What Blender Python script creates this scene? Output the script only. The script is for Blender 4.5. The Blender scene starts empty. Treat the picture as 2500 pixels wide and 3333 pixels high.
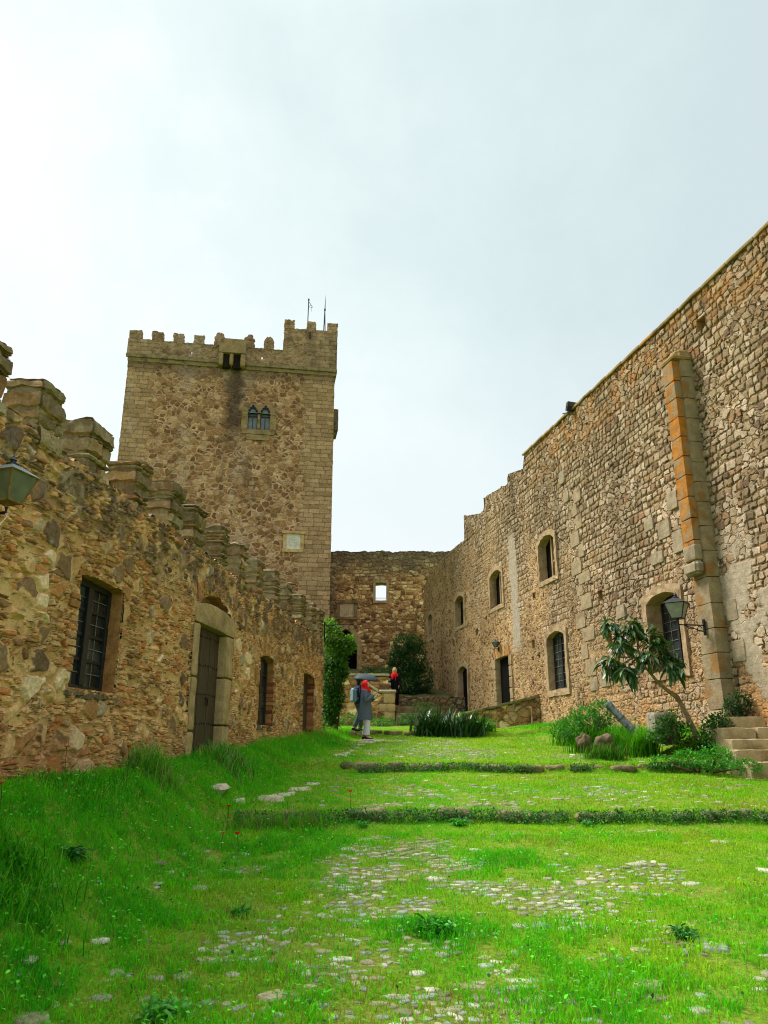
import bpy, bmesh, math, random
import numpy as np
from mathutils import Vector, Matrix, noise as mn
rad = math.radians
SC = bpy.context.scene
COL = SC.collection
random.seed(7); rng = np.random.default_rng(7)

# ---------------------------------------------------------------- camera
cd = bpy.data.cameras.new("camera"); cam = bpy.data.objects.new("camera", cd); COL.objects.link(cam)
cam.location = (0, 0, 1.6); cam.rotation_euler = (rad(90 + 17.2), 0, 0)
cd.sensor_fit = 'HORIZONTAL'; cd.sensor_width = 36; cd.lens = 36.04; cd.clip_end = 3000; cd.clip_start = 0.05
SC.camera = cam

# ---------------------------------------------------------------- sky and sun (bright overcast, brightest low on the left)
SUN_EL, SUN_AZ = 52, -62          # azimuth measured from +Y towards +X
w = bpy.data.worlds.new("World"); SC.world = w; w.use_nodes = True
nt = w.node_tree; nt.nodes.clear()
out = nt.nodes.new('ShaderNodeOutputWorld')
sky = nt.nodes.new('ShaderNodeTexSky'); sky.sky_type = 'NISHITA'; sky.sun_disc = False
sky.sun_elevation = rad(SUN_EL); sky.sun_rotation = rad(SUN_AZ)
bg1 = nt.nodes.new('ShaderNodeBackground'); bg1.inputs[1].default_value = 0.1
nt.links.new(sky.outputs[0], bg1.inputs[0])
tc = nt.nodes.new('ShaderNodeTexCoord')
dot = nt.nodes.new('ShaderNodeVectorMath'); dot.operation = 'DOT_PRODUCT'
dv = Vector((-0.62, 0.72, 0.30)).normalized(); dot.inputs[1].default_value = dv
nt.links.new(tc.outputs['Generated'], dot.inputs[0])
nz = nt.nodes.new('ShaderNodeTexNoise'); nz.inputs['Scale'].default_value = 3.4; nz.inputs['Detail'].default_value = 8; nz.inputs['Roughness'].default_value = .62
nz.inputs['Distortion'].default_value = .15
nt.links.new(tc.outputs['Generated'], nz.inputs['Vector'])
ma = nt.nodes.new('ShaderNodeMath'); ma.operation = 'MULTIPLY_ADD'; ma.inputs[1].default_value = 0.56; ma.inputs[2].default_value = -0.29
nt.links.new(nz.outputs[0], ma.inputs[0])
ad = nt.nodes.new('ShaderNodeMath'); ad.operation = 'ADD'
nt.links.new(dot.outputs['Value'], ad.inputs[0]); nt.links.new(ma.outputs[0], ad.inputs[1])
cr = nt.nodes.new('ShaderNodeValToRGB'); e = cr.color_ramp
e.elements[0].position = 0.0; e.elements[0].color = (.39, .45, .46, 1)
e.elements[1].position = 1.0; e.elements[1].color = (.61, .63, .62, 1)
for p, c in ((.45, (.395, .465, .475, 1)), (.68, (.45, .525, .525, 1)), (.84, (.515, .58, .57, 1)), (.93, (.575, .61, .60, 1))):
    k = e.elements.new(p); k.color = c
nt.links.new(ad.outputs[0], cr.inputs[0])
# the cloud deck gets whiter towards the horizon
sep = nt.nodes.new('ShaderNodeSeparateXYZ'); nt.links.new(tc.outputs['Generated'], sep.inputs[0])
hr = nt.nodes.new('ShaderNodeMapRange'); hr.inputs[1].default_value = .50; hr.inputs[2].default_value = .12; hr.inputs[3].default_value = 0; hr.inputs[4].default_value = .9
nt.links.new(sep.outputs[2], hr.inputs[0])
mx = nt.nodes.new('ShaderNodeMix'); mx.data_type = 'RGBA'
nt.links.new(hr.outputs[0], mx.inputs[0]); nt.links.new(cr.outputs[0], mx.inputs[6]); mx.inputs[7].default_value = (.57, .59, .60, 1)
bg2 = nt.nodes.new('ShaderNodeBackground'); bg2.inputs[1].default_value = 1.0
# ... and, as under any overcast, brighter again towards the zenith, boosted above the frame to light the walls
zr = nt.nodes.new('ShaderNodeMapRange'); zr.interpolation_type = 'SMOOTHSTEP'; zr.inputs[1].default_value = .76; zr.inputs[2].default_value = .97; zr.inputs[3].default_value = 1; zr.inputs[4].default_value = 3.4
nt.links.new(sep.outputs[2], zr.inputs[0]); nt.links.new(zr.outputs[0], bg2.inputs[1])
nt.links.new(mx.outputs[2], bg2.inputs[0])
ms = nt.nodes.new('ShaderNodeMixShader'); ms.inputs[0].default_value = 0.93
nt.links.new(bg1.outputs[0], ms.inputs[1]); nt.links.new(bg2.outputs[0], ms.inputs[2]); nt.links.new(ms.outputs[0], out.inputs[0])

sd = bpy.data.lights.new("sun", 'SUN'); sd.energy = 3.1; sd.angle = rad(20); sd.color = (1, .96, .9)
sun = bpy.data.objects.new("sun", sd); COL.objects.link(sun)
sv = Vector((math.sin(rad(SUN_AZ)) * math.cos(rad(SUN_EL)), math.cos(rad(SUN_AZ)) * math.cos(rad(SUN_EL)), math.sin(rad(SUN_EL))))
sun.rotation_euler = sv.to_track_quat('Z', 'Y').to_euler()

SC.view_settings.view_transform = 'Standard'; SC.view_settings.look = 'None'
SC.view_settings.exposure = 0.80; SC.view_settings.gamma = 1
SC.render.engine = 'CYCLES'
SC.cycles.use_adaptive_sampling = True; SC.cycles.use_denoising = True
SC.cycles.filter_width = 1.1
SC.cycles.max_bounces = 6; SC.cycles.diffuse_bounces = 3; SC.cycles.glossy_bounces = 2; SC.cycles.transmission_bounces = 3

# ---------------------------------------------------------------- helpers: objects
def lin(r, g, b):
    f = lambda c: (c / 255 / 12.92) if c / 255 <= .04045 else ((c / 255 + .055) / 1.055) ** 2.4
    return (f(r), f(g), f(b), 1)

def tag(o, label, cat, group=None, kind=None):
    o['label'] = label; o['category'] = cat
    if group: o['group'] = group
    if kind: o['kind'] = kind
    return o

def empty(name, loc=(0, 0, 0), rz=0, label=None, cat=None, group=None):
    o = bpy.data.objects.new(name, None); COL.objects.link(o); o.location = loc; o.rotation_euler = (0, 0, rz)
    o.empty_display_size = .1
    if label: tag(o, label, cat, group)
    return o

def link(name, me, mat=None, parent=None, loc=None, rz=0):
    o = bpy.data.objects.new(name, me); COL.objects.link(o)
    if mat is not None: me.materials.append(mat)
    if parent: o.parent = parent
    if loc is not None: o.location = loc
    if rz: o.rotation_euler = (0, 0, rz)
    return o

def fast_mesh(name, V, polys, smooth=True, attr=None):
    """V (n,3); polys list of (k,m) int arrays with m corners each; attr dict name->(n,4) or (n,)"""
    me = bpy.data.meshes.new(name)
    V = np.asarray(V, dtype=np.float32); me.vertices.add(len(V)); me.vertices.foreach_set('co', V.ravel())
    loops = np.concatenate([np.asarray(p).ravel() for p in polys]).astype(np.int32)
    tot = np.concatenate([np.full(len(p), np.asarray(p).shape[1], dtype=np.int32) for p in polys])
    st = np.concatenate([[0], np.cumsum(tot)[:-1]]).astype(np.int32)
    me.loops.add(len(loops)); me.loops.foreach_set('vertex_index', loops)
    me.polygons.add(len(tot)); me.polygons.foreach_set('loop_start', st); me.polygons.foreach_set('loop_total', tot)
    me.polygons.foreach_set('use_smooth', np.full(len(tot), smooth))
    if attr:
        for k, a in attr.items():
            a = np.asarray(a, dtype=np.float32)
            if a.ndim == 2:
                at = me.attributes.new(k, 'FLOAT_COLOR', 'POINT'); at.data.foreach_set('color', a.ravel())
            else:
                at = me.attributes.new(k, 'FLOAT', 'POINT'); at.data.foreach_set('value', a)
    me.update(calc_edges=True); me.validate()
    return me

class MB:
    def __init__(s): s.v = []; s.f = []
    def add(s, V, F):
        n = len(s.v); s.v += [tuple(p) for p in V]; s.f += [tuple(i + n for i in q) for q in F]; return s
    def box(s, a, b):
        x0, y0, z0 = a; x1, y1, z1 = b
        return s.add([(x0,y0,z0),(x1,y0,z0),(x1,y1,z0),(x0,y1,z0),(x0,y0,z1),(x1,y0,z1),(x1,y1,z1),(x0,y1,z1)],
                     [(0,3,2,1),(4,5,6,7),(0,1,5,4),(1,2,6,5),(2,3,7,6),(3,0,4,7)])
    def hexa(s, P):
        return s.add(P, [(0,3,2,1),(4,5,6,7),(0,1,5,4),(1,2,6,5),(2,3,7,6),(3,0,4,7)])
    def rbox(s, a, b, res=.06, amp=.012, freq=5, rnd=.012, seed=0, taper=0, fn=None):
        """box cut into cells with rounded, uneven faces"""
        a = Vector(a); b = Vector(b); d = b - a
        n = [max(2, min(40, int(round(d[i] / res)))) for i in range(3)]
        idx = {}; V = []; F = []
        def vid(i, j, k):
            key = (i, j, k)
            if key in idx: return idx[key]
            t = [i / n[0], j / n[1], k / n[2]]
            p = Vector((a.x + d.x * t[0], a.y + d.y * t[1], a.z + d.z * t[2]))
            ed = sum(1 for q in t if q in (0.0, 1.0))
            c = (a + b) / 2
            if ed >= 2: p += (c - p).normalized() * rnd * (ed - 1)
            if taper: 
                p.x = c.x + (p.x - c.x) * (1 - taper * t[2]); p.y = c.y + (p.y - c.y) * (1 - taper * t[2])
            p += mn.noise_vector(p * freq + Vector((seed, seed * 2.3, 0))) * amp
            if fn: p = fn(p, t)
            idx[key] = len(V); V.append(p); return idx[key]
        for i in range(n[0]):
            for j in range(n[1]):
                F.append((vid(i,j,0), vid(i,j+1,0), vid(i+1,j+1,0), vid(i+1,j,0)))
                F.append((vid(i,j,n[2]), vid(i+1,j,n[2]), vid(i+1,j+1,n[2]), vid(i,j+1,n[2])))
        for i in range(n[0]):
            for k in range(n[2]):
                F.append((vid(i,0,k), vid(i+1,0,k), vid(i+1,0,k+1), vid(i,0,k+1)))
                F.append((vid(i,n[1],k), vid(i,n[1],k+1), vid(i+1,n[1],k+1), vid(i+1,n[1],k)))
        for j in range(n[1]):
            for k in range(n[2]):
                F.append((vid(0,j,k), vid(0,j,k+1), vid(0,j+1,k+1), vid(0,j+1,k)))
                F.append((vid(n[0],j,k), vid(n[0],j+1,k), vid(n[0],j+1,k+1), vid(n[0],j,k+1)))
        return s.add(V, F)
    def loft(s, rings, cap=True, closed=True):
        n = len(rings[0]); V = [p for r in rings for p in r]; F = []
        for i in range(len(rings) - 1):
            for j in range(n if closed else n - 1):
                k = (j + 1) % n
                F.append((i*n+j, i*n+k, (i+1)*n+k, (i+1)*n+j))
        if cap:
            F.append(tuple(reversed(range(n)))); F.append(tuple(range((len(rings)-1)*n, len(rings)*n)))
        return s.add(V, F)
    def tube(s, pts, r, n=8, cap=True, flat=1.0):
        pts = [Vector(p) for p in pts]
        if not isinstance(r, (list, tuple)): r = [r] * len(pts)
        rings = []; ref = Vector((0, 0, 1)); prev = None
        for i, p in enumerate(pts):
            t = (pts[min(i+1, len(pts)-1)] - pts[max(i-1, 0)]).normalized()
            if prev is None:
                if abs(t.dot(ref)) > .95: ref = Vector((1, 0, 0))
                x = t.cross(ref).normalized()
            else:
                x = (prev - t * prev.dot(t)).normalized()
            y = t.cross(x); prev = x
            rings.append([p + (x * math.cos(2*math.pi*j/n) + y * math.sin(2*math.pi*j/n) * flat) * r[i] for j in range(n)])
        return s.loft(rings, cap)
    def lathe(s, prof, c=(0, 0, 0), n=16):
        c = Vector(c)
        return s.loft([[c + Vector((r*math.cos(2*math.pi*j/n), r*math.sin(2*math.pi*j/n), z)) for j in range(n)] for r, z in prof])
    def ell(s, c, r, n=10, m=7, rot=None):
        c = Vector(c); rings = []
        for i in range(m):
            ph = -math.pi/2 + math.pi * (i + .12) / (m - 1 + .24)
            ring = []
            for j in range(n):
                q = Vector((r[0]*math.cos(ph)*math.cos(2*math.pi*j/n), r[1]*math.cos(ph)*math.sin(2*math.pi*j/n), r[2]*math.sin(ph)))
                ring.append(c + (rot @ q if rot else q))
            rings.append(ring)
        return s.loft(rings)
    def build(s, name, mat, parent=None, smooth=False, loc=None, rz=0, bevel=0, sharp=True):
        me = bpy.data.meshes.new(name); me.from_pydata(s.v, [], s.f); me.update()
        if smooth:
            me.polygons.foreach_set('use_smooth', [True] * len(me.polygons)); sharp and me.set_sharp_from_angle(angle=rad(38))
        o = link(name, me, mat, parent, loc, rz)
        if bevel:
            b = o.modifiers.new('bevel', 'BEVEL'); b.width = bevel; b.segments = 2; b.limit_method = 'ANGLE'
        return o

def vnoise(x, y, sc, seed=0):
    x = np.asarray(x) * sc + seed * 17.31; y = np.asarray(y) * sc + seed * 9.77
    xi = np.floor(x); yi = np.floor(y); fx = x - xi; fy = y - yi
    fx = fx * fx * (3 - 2 * fx); fy = fy * fy * (3 - 2 * fy)
    def h(a, b):
        t = np.sin(a * 127.1 + b * 311.7 + seed * 74.7) * 43758.5453
        return t - np.floor(t)
    return (h(xi, yi) * (1-fx) + h(xi+1, yi) * fx) * (1-fy) + (h(xi, yi+1) * (1-fx) + h(xi+1, yi+1) * fx) * fy

def sstep(a, b, x):
    t = np.clip((np.asarray(x, dtype=float) - a) / (b - a), 0, 1); return t * t * (3 - 2 * t)

# ---------------------------------------------------------------- helpers: materials
class NT:
    def __init__(s, name):
        s.m = bpy.data.materials.new(name); s.m.use_nodes = True; s.t = s.m.node_tree; s.t.nodes.clear()
        s.out = s.t.nodes.new('ShaderNodeOutputMaterial')
    def n(s, ty, **k):
        nd = s.t.nodes.new('ShaderNode' + ty)
        for a, b in k.items(): setattr(nd, a, b)
        return nd
    def put(s, sock, v):
        if isinstance(v, bpy.types.NodeSocket): s.t.links.new(v, sock)
        elif v is not None: sock.default_value = v
    def math(s, op, a, b=None, c=None, clamp=False):
        nd = s.n('Math', operation=op, use_clamp=clamp)
        for i, v in enumerate((a, b, c)):
            if v is not None: s.put(nd.inputs[i], v)
        return nd.outputs[0]
    def vmath(s, op, a, b=None, scale=None):
        nd = s.n('VectorMath', operation=op); s.put(nd.inputs[0], a)
        if b is not None: s.put(nd.inputs[1], b)
        if scale is not None: s.put(nd.inputs[3], scale)
        return nd.outputs['Value'] if op in ('DOT_PRODUCT', 'LENGTH') else nd.outputs[0]
    def mix(s, f, a, b, bt='MIX'):
        nd = s.n('Mix', data_type='RGBA', blend_type=bt, clamp_factor=True); s.put(nd.inputs[0], f); s.put(nd.inputs[6], a); s.put(nd.inputs[7], b); return nd.outputs[2]
    def fmix(s, f, a, b):
        nd = s.n('Mix', data_type='FLOAT', clamp_factor=True); s.put(nd.inputs[0], f); s.put(nd.inputs[2], a); s.put(nd.inputs[3], b); return nd.outputs[0]
    def ss(s, a, b, x, lo=0.0, hi=1.0):
        nd = s.n('MapRange', interpolation_type='SMOOTHSTEP'); s.put(nd.inputs[0], x); s.put(nd.inputs[1], a); s.put(nd.inputs[2], b); s.put(nd.inputs[3], lo); s.put(nd.inputs[4], hi); return nd.outputs[0]
    def noise(s, v, sc, det=3, rough=.55, dist=0, col=False):
        nd = s.n('TexNoise'); s.put(nd.inputs['Vector'], v); nd.inputs['Scale'].default_value = sc; nd.inputs['Detail'].default_value = det
        nd.inputs['Roughness'].default_value = rough; nd.inputs['Distortion'].default_value = dist
        return nd.outputs[1] if col else nd.outputs[0]
    def vor(s, v, feat='F1', sc=1.0, rnd=1.0):
        nd = s.n('TexVoronoi', feature=feat); s.put(nd.inputs['Vector'], v); nd.inputs['Scale'].default_value = sc; nd.inputs['Randomness'].default_value = rnd
        return nd
    def ramp(s, f, stops, const=False):
        nd = s.n('ValToRGB'); s.put(nd.inputs[0], f); cr = nd.color_ramp
        if const: cr.interpolation = 'CONSTANT'
        cr.elements[0].position = stops[0][0]; cr.elements[0].color = stops[0][1]
        cr.elements[1].position = stops[1][0]; cr.elements[1].color = stops[1][1]
        for p, c in stops[2:]:
            e = cr.elements.new(p); e.color = c
        return nd.outputs[0]
    def obj(s): return s.n('TexCoord').outputs['Object']
    def sep(s, v):
        nd = s.n('SeparateXYZ'); s.put(nd.inputs[0], v); return nd.outputs
    def comb(s, x, y, z):
        nd = s.n('CombineXYZ'); s.put(nd.inputs[0], x); s.put(nd.inputs[1], y); s.put(nd.inputs[2], z); return nd.outputs[0]
    def bump(s, h, dist=.01, st=1.0):
        nd = s.n('Bump'); s.put(nd.inputs['Height'], h); nd.inputs['Distance'].default_value = dist; nd.inputs['Strength'].default_value = st; return nd.outputs[0]
    def bsdf(s, col, rough=.85, normal=None, spec=.3, metal=0, **k):
        if rough in (.9, .92, .93): col = s.mix(1.0, col, (1.04, .955, .975, 1), 'MULTIPLY')   # warm iron tint common to all the local stone
        nd = s.n('BsdfPrincipled'); s.put(nd.inputs['Base Color'], col); s.put(nd.inputs['Roughness'], rough); s.put(nd.inputs['Metallic'], metal)
        nd.inputs['Specular IOR Level'].default_value = spec
        if normal is not None: s.put(nd.inputs['Normal'], normal)
        s.t.links.new(nd.outputs[0], s.out.inputs[0]); return nd
    def disp(s, h):
        nd = s.n('Displacement'); s.put(nd.inputs['Height'], h); nd.inputs['Midlevel'].default_value = 0; nd.inputs['Scale'].default_value = 1
        s.t.links.new(nd.outputs[0], s.out.inputs['Displacement']); s.m.displacement_method = 'BOTH'
    def rubble(s, P, scale, rnd=1.0):
        """irregular stones: returns (distance to joint, random r, random g, random b)"""
        v = s.vmath('MULTIPLY', P, scale)
        a = s.vor(v, 'F1', 1, rnd); d = s.vor(v, 'DISTANCE_TO_EDGE', 1, rnd)
        r = s.sep(a.outputs['Color']); return d.outputs['Distance'], r[0], r[1], r[2]
    def coursed(s, P, rows, per):
        """rough courses of uneven stones: distance to joint, random r, g, b"""
        x, y, z = s.sep(P)
        zz = s.math('MULTIPLY', s.math('ADD', z, s.math('MULTIPLY', s.noise(s.comb(0, 0, z), 1.7, 2), .45)), rows)
        row = s.math('FLOOR', zz); fr = s.math('FRACT', zz)
        xx = s.math('MULTIPLY_ADD', s.math('ADD', x, y), per, s.math('MULTIPLY', row, 17.37))
        o = []
        for f in ('F1', 'DISTANCE_TO_EDGE'):
            nd = s.n('TexVoronoi', feature=f, voronoi_dimensions='1D'); s.put(nd.inputs['W'], xx); nd.inputs['Scale'].default_value = 1; nd.inputs['Randomness'].default_value = .85; o.append(nd)
        dx = s.math('MULTIPLY', o[1].outputs['Distance'], rows / per * 1.0)
        dz = s.math('MINIMUM', fr, s.math('SUBTRACT', 1, fr))
        r = s.sep(o[0].outputs['Color'])
        return s.math('MULTIPLY', s.math('SMOOTH_MIN', dx, dz, .18), .55), r[0], r[1], r[2]
    def warp(s, P, amt=.12, sc=2.2, amt2=.05, sc2=8):
        a = s.vmath('SCALE', s.vmath('SUBTRACT', s.noise(P, sc, 2, col=True), (.5, .5, .5)), scale=amt)
        b = s.vmath('SCALE', s.vmath('SUBTRACT', s.noise(P, sc2, 2, col=True), (.5, .5, .5)), scale=amt2)
        return s.vmath('ADD', P, s.vmath('ADD', a, b))

def simple(name, c, rough=.7, var=.25, sc=12, spec=.3, metal=0, bump=.003, c2=None):
    m = NT(name); P = m.obj(); n = m.noise(P, sc, 5)
    lo = tuple(q * (1 - var) for q in c[:3]) + (1,); hi = tuple(min(1, q * (1 + var)) for q in c[:3]) + (1,)
    col = m.ramp(n, [(.3, lo), (.7, c2 or hi)])
    m.bsdf(col, rough, m.bump(m.noise(P, sc * 4, 4), bump) if bump else None, spec, metal)
    return m.m

def scl(c, k): return (c[0]*k, c[1]*k, c[2]*k, 1)

# --- left wall: big rubble set in ochre mortar with runs of thin brick
def left_wall_mat():
    m = NT('ochre_rubble_masonry'); P = m.obj(); x, y, z = m.sep(P)
    Wp = m.warp(P, .16, 1.8, .07, 7)
    d, r, g, b = m.rubble(Wp, (3.5, 3.5, 4.6))
    d3, r3, g3, b3 = m.rubble(m.warp(P, .12, 3, .05, 9), (7.2, 7.2, 10.0))
    Wb = m.warp(P, .10, 1.4, .022, 9)
    d2, r2, g2, b2 = m.rubble(Wb, (4.6, 4.6, 18.0), .85)
    jit = m.math('MULTIPLY', m.math('SUBTRACT', m.noise(P, 14, 3), .5), .11)
    da = m.math('ADD', d, jit)
    big = m.math('LESS_THAN', r, m.math('ADD', .20, m.math('MULTIPLY', m.noise(P, .6, 2), .34)))
    bricky = m.math('GREATER_THAN', m.math('ADD', m.noise(P, .9, 3), m.math('MULTIPLY', r, .12)), .47)
    mA = m.ss(.05, .11, da)
    mB = m.ss(.05, .12, m.math('ADD', d2, m.math('MULTIPLY', jit, 1.1)))
    mC = m.ss(.07, .14, m.math('ADD', d3, jit))
    hidden = m.math('GREATER_THAN', r3, .24)          # some small stones sit behind the pointing
    mC = m.math('MULTIPLY', mC, hidden)
    keep = m.math('GREATER_THAN', r2, .14); mB = m.math('MULTIPLY', mB, keep)
    fill = m.fmix(bricky, mC, mB)
    mask = m.fmix(big, fill, mA)
    stone = m.ramp(g, [(0, lin(158,130,92)), (.06, lin(141,116,84)), (.20, lin(198,162,109)), (.36, lin(173,160,129)), (.52, lin(216,182,129)), (.66, lin(168,128,82)), (.74, lin(231,209,168)), (.86, lin(189,138,80)), (.97, lin(118,98,74))], True)
    small = m.ramp(g3, [(0, lin(175,131,86)), (.2, lin(218,184,133)), (.42, lin(135,103,72)), (.55, lin(201,156,102)), (.8, lin(167,147,119)), (.92, lin(103,83,66))], True)
    brick = m.ramp(g2, [(0, lin(198,136,80)), (.2, lin(216,167,109)), (.5, lin(178,118,72)), (.6, lin(227,184,131)), (.85, lin(155,120,84))], True)
    fl = m.mix(bricky, small, brick)
    sc = m.mix(big, fl, stone)
    gr = m.noise(P, 24, 6, .7); gr2 = m.noise(P, 5, 4)
    sc = m.mix(1.0, sc, m.ramp(gr, [(.28, (.55,.53,.5,1)), (.72, (1.28,1.27,1.24,1))]), 'MULTIPLY')
    lich = m.ss(.60, .70, gr2); sc = m.mix(m.math('MULTIPLY', lich, .55), sc, lin(178,174,152))
    mort = m.ramp(m.noise(P, 3, 5), [(.3, lin(196,156,100)), (.55, lin(216,186,130)), (.75, lin(226,204,156))])
    mort = m.mix(1.0, mort, m.ramp(m.noise(P, 40, 5, .7), [(.3, (.72,.7,.68,1)), (.7, (1.15,1.15,1.15,1))]), 'MULTIPLY')
    col = m.mix(mask, mort, sc)
    col = m.mix(1.0, col, m.ramp(m.noise(P, .7, 5, .6), [(.32, (.74,.72,.70,1)), (.5, (1,.99,.98,1)), (.68, (1.14,1.12,1.10,1))]), 'MULTIPLY')
    # grey-black lichen growing on the exposed top of the wall
    top = m.math('MULTIPLY', m.ss(3.75, 4.5, m.math('ADD', z, m.math('MULTIPLY', m.noise(P, 1.6, 4), .7))), m.ss(.40, .56, m.noise(P, 3.2, 5)))
    col = m.mix(m.math('MULTIPLY', top, .78), col, m.ramp(m.noise(P, 13, 4), [(.35, lin(74,65,55)), (.6, lin(116,105,86)), (.75, lin(159,149,129))]))
    # reddish damp earth at the foot of the wall
    foot = m.math('MULTIPLY', m.ss(2.15, 1.5, m.math('ADD', z, m.math('MULTIPLY', m.math('SUBTRACT', x, 7), .035))), m.ss(.38, .6, m.noise(P, 2.2, 4)))
    col = m.mix(m.math('MULTIPLY', foot, .5), col, lin(153,93,62))
    hA = m.math('MULTIPLY', m.ss(.015, .17, da), m.math('MULTIPLY_ADD', b, .035, .026))
    hB = m.math('MULTIPLY', m.math('MULTIPLY', m.ss(.02, .15, d2), .046), keep)
    hC = m.math('MULTIPLY', m.math('MULTIPLY', m.ss(.02, .2, m.math('ADD', d3, jit)), .032), hidden)
    h = m.fmix(big, m.fmix(bricky, hC, hB), hA)
    h = m.math('ADD', h, m.math('MULTIPLY', m.noise(P, 11, 5, .65), .013))
    h = m.math('ADD', h, m.math('MULTIPLY_ADD', gr, .012, -.017))
    m.bsdf(col, .92, None, .12); m.disp(h); return m.m

# --- right wall: blocky rubble with open joints; rendered rubble further along
def right_wall_mat():
    m = NT('tan_rubble_masonry'); P = m.obj(); x, y, z = m.sep(P); Yw = m.math('MULTIPLY', x, -1 / 1.01884)
    Wp = m.warp(P, .10, 2.2, .06, 9)
    d0, r0, g0, b0 = m.rubble(Wp, (4.9, 4.9, 6.6), .8)
    dc, rc, gc, bc = m.coursed(m.warp(P, .13, 2.0, .07, 6), 6.0, 4.6)
    crs = m.math('GREATER_THAN', m.noise(P, .7, 3), .47)      # stretches of coursed work among random rubble
    d = m.fmix(crs, d0, dc); g = m.fmix(crs, g0, gc); b = m.fmix(crs, b0, bc)
    d2, r2, g2, b2 = m.rubble(m.warp(P, .1, 3, .04, 12), (7.5, 7.5, 10.5))
    big = m.math('ADD', m.math('MULTIPLY', m.math('SUBTRACT', Yw, 22), .08), m.math('MULTIPLY', m.math('SUBTRACT', 6.2, z), .19))
    big = m.math('ADD', big, m.math('MULTIPLY', m.math('SUBTRACT', m.noise(P, .5, 4), .5), 2.4))
    cov = m.ss(-.3, .75, big)                                  # 0 open-jointed blocks .. 1 rendered
    jit = m.math('MULTIPLY', m.math('SUBTRACT', m.noise(P, 16, 3), .5), .16)
    da = m.math('ADD', d, jit); db = m.math('ADD', d2, jit)
    mA = m.ss(.035, .09, da)
    mB = m.math('MULTIPLY', m.ss(.05, .12, db), m.math('GREATER_THAN', r2, .2))
    stone = m.ramp(g, [(0, lin(163,148,119)), (.16, lin(181,166,139)), (.34, lin(154,135,104)), (.5, lin(174,158,131)), (.64, lin(147,131,104)), (.78, lin(194,180,155)), (.9, lin(157,128,96)), (.97, lin(120,101,81))], True)
    small = m.ramp(g2, [(0, lin(174,145,106)), (.26, lin(194,170,133)), (.46, lin(141,107,74)), (.6, lin(165,139,102)), (.8, lin(120,92,65)), (.92, lin(87,67,49))], True)
    gr = m.noise(P, 22, 6, .7)
    var = m.ramp(gr, [(.28, (.62,.6,.58,1)), (.72, (1.22,1.22,1.2,1))])
    jointA = m.ramp(m.noise(P, 4, 4), [(.36, lin(72,58,43)), (.5, lin(121,101,72)), (.7, lin(165,143,108))])
    rend = m.ramp(m.noise(P, 1.5, 6, .6), [(.3, lin(154,122,81)), (.5, lin(181,154,110)), (.7, lin(196,174,137))])
    cA = m.mix(mA, jointA, stone); cB = m.mix(m.math('MULTIPLY', mB, .85), rend, small)
    # small weathered pock holes in the render
    pk = m.vor(m.vmath('MULTIPLY', Wp, (3.4, 3.4, 2.6)), 'F1', 1); pkm = m.math('MULTIPLY', m.ss(.26, .17, pk.outputs['Distance']), m.math('GREATER_THAN', m.sep(pk.outputs['Color'])[0], .66))
    cB = m.mix(m.math('MULTIPLY', pkm, .9), cB, lin(76,56,39))
    col = m.mix(1.0, m.mix(cov, cA, cB), var, 'MULTIPLY')
    big_st = m.noise(m.comb(x, y, m.math('MULTIPLY', z, .55)), .5, 5, .6); col = m.mix(1.0, col, m.ramp(big_st, [(.32, (.66,.65,.62,1)), (.5, (.98,.97,.95,1)), (.68, (1.14,1.12,1.08,1))]), 'MULTIPLY')
    drip = m.math('MULTIPLY', m.ss(.56, .68, m.noise(m.comb(m.math('MULTIPLY', x, 2.2), y, m.math('MULTIPLY', z, .22)), 1.0, 4)), .42); col = m.mix(drip, col, lin(87,77,59))
    # orange lichen band under the coping, grey weathering over the top
    n5 = m.noise(P, 2.1, 5)
    band = m.math('MULTIPLY', m.ss(9.7, 10.9, m.math('ADD', z, m.math('MULTIPLY', m.noise(P, 1.1, 3), .5))), m.ss(.40, .62, n5))
    band = m.math('MULTIPLY', band, m.ss(25, 22.5, Yw))
    col = m.mix(m.math('MULTIPLY', band, .42), col, lin(181,122,39))
    greyt = m.math('MULTIPLY', m.ss(8.2, 10.8, m.math('ADD', z, m.math('MULTIPLY', m.noise(P, .7, 4), 2.0))), .42)
    col = m.mix(greyt, col, m.mix(1.0, col, lin(212,212,198), 'MULTIPLY'))
    # grey cement repair running down the wall
    stp = m.math('MULTIPLY', m.ss(.42, .24, m.math('ABSOLUTE', m.math('ADD', m.math('SUBTRACT', Yw, 26.45), m.math('MULTIPLY', m.math('SUBTRACT', m.noise(P, 1.3, 4), .5), .7)))), m.math('MULTIPLY', m.ss(4.6, 5.2, z), m.ss(9.3, 8.7, z)))
    col = m.mix(m.math('MULTIPLY', stp, .8), col, m.ramp(m.noise(P, 9, 4), [(.3, lin(145,135,115)), (.7, lin(181,174,155))]))
    # warm patches low down and behind the buttress
    och = m.math('MULTIPLY', m.ss(5.0, 2.6, m.math('ADD', z, m.math('MULTIPLY', m.noise(P, .8, 3), 1.6))), m.ss(.42, .62, m.noise(P, 1.0, 4)))
    och = m.math('MULTIPLY', och, m.ss(24, 18, Yw))
    col = m.mix(m.math('MULTIPLY', och, .42), col, lin(198,137,61))
    # plain grey render patches beside the stairs
    gp = m.math('MULTIPLY', m.math('MULTIPLY', m.ss(15.4, 15.0, Yw), m.ss(6.2, 5.2, z)), m.ss(.47, .53, m.noise(P, .75, 3)))
    col = m.mix(m.math('MULTIPLY', gp, .85), col, m.ramp(m.noise(P, 7, 5), [(.3, lin(141,131,106)), (.7, lin(181,172,147))]))
    hA = m.math('MULTIPLY', m.ss(.0, .13, da), m.math('MULTIPLY_ADD', b, .034, .026))
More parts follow.
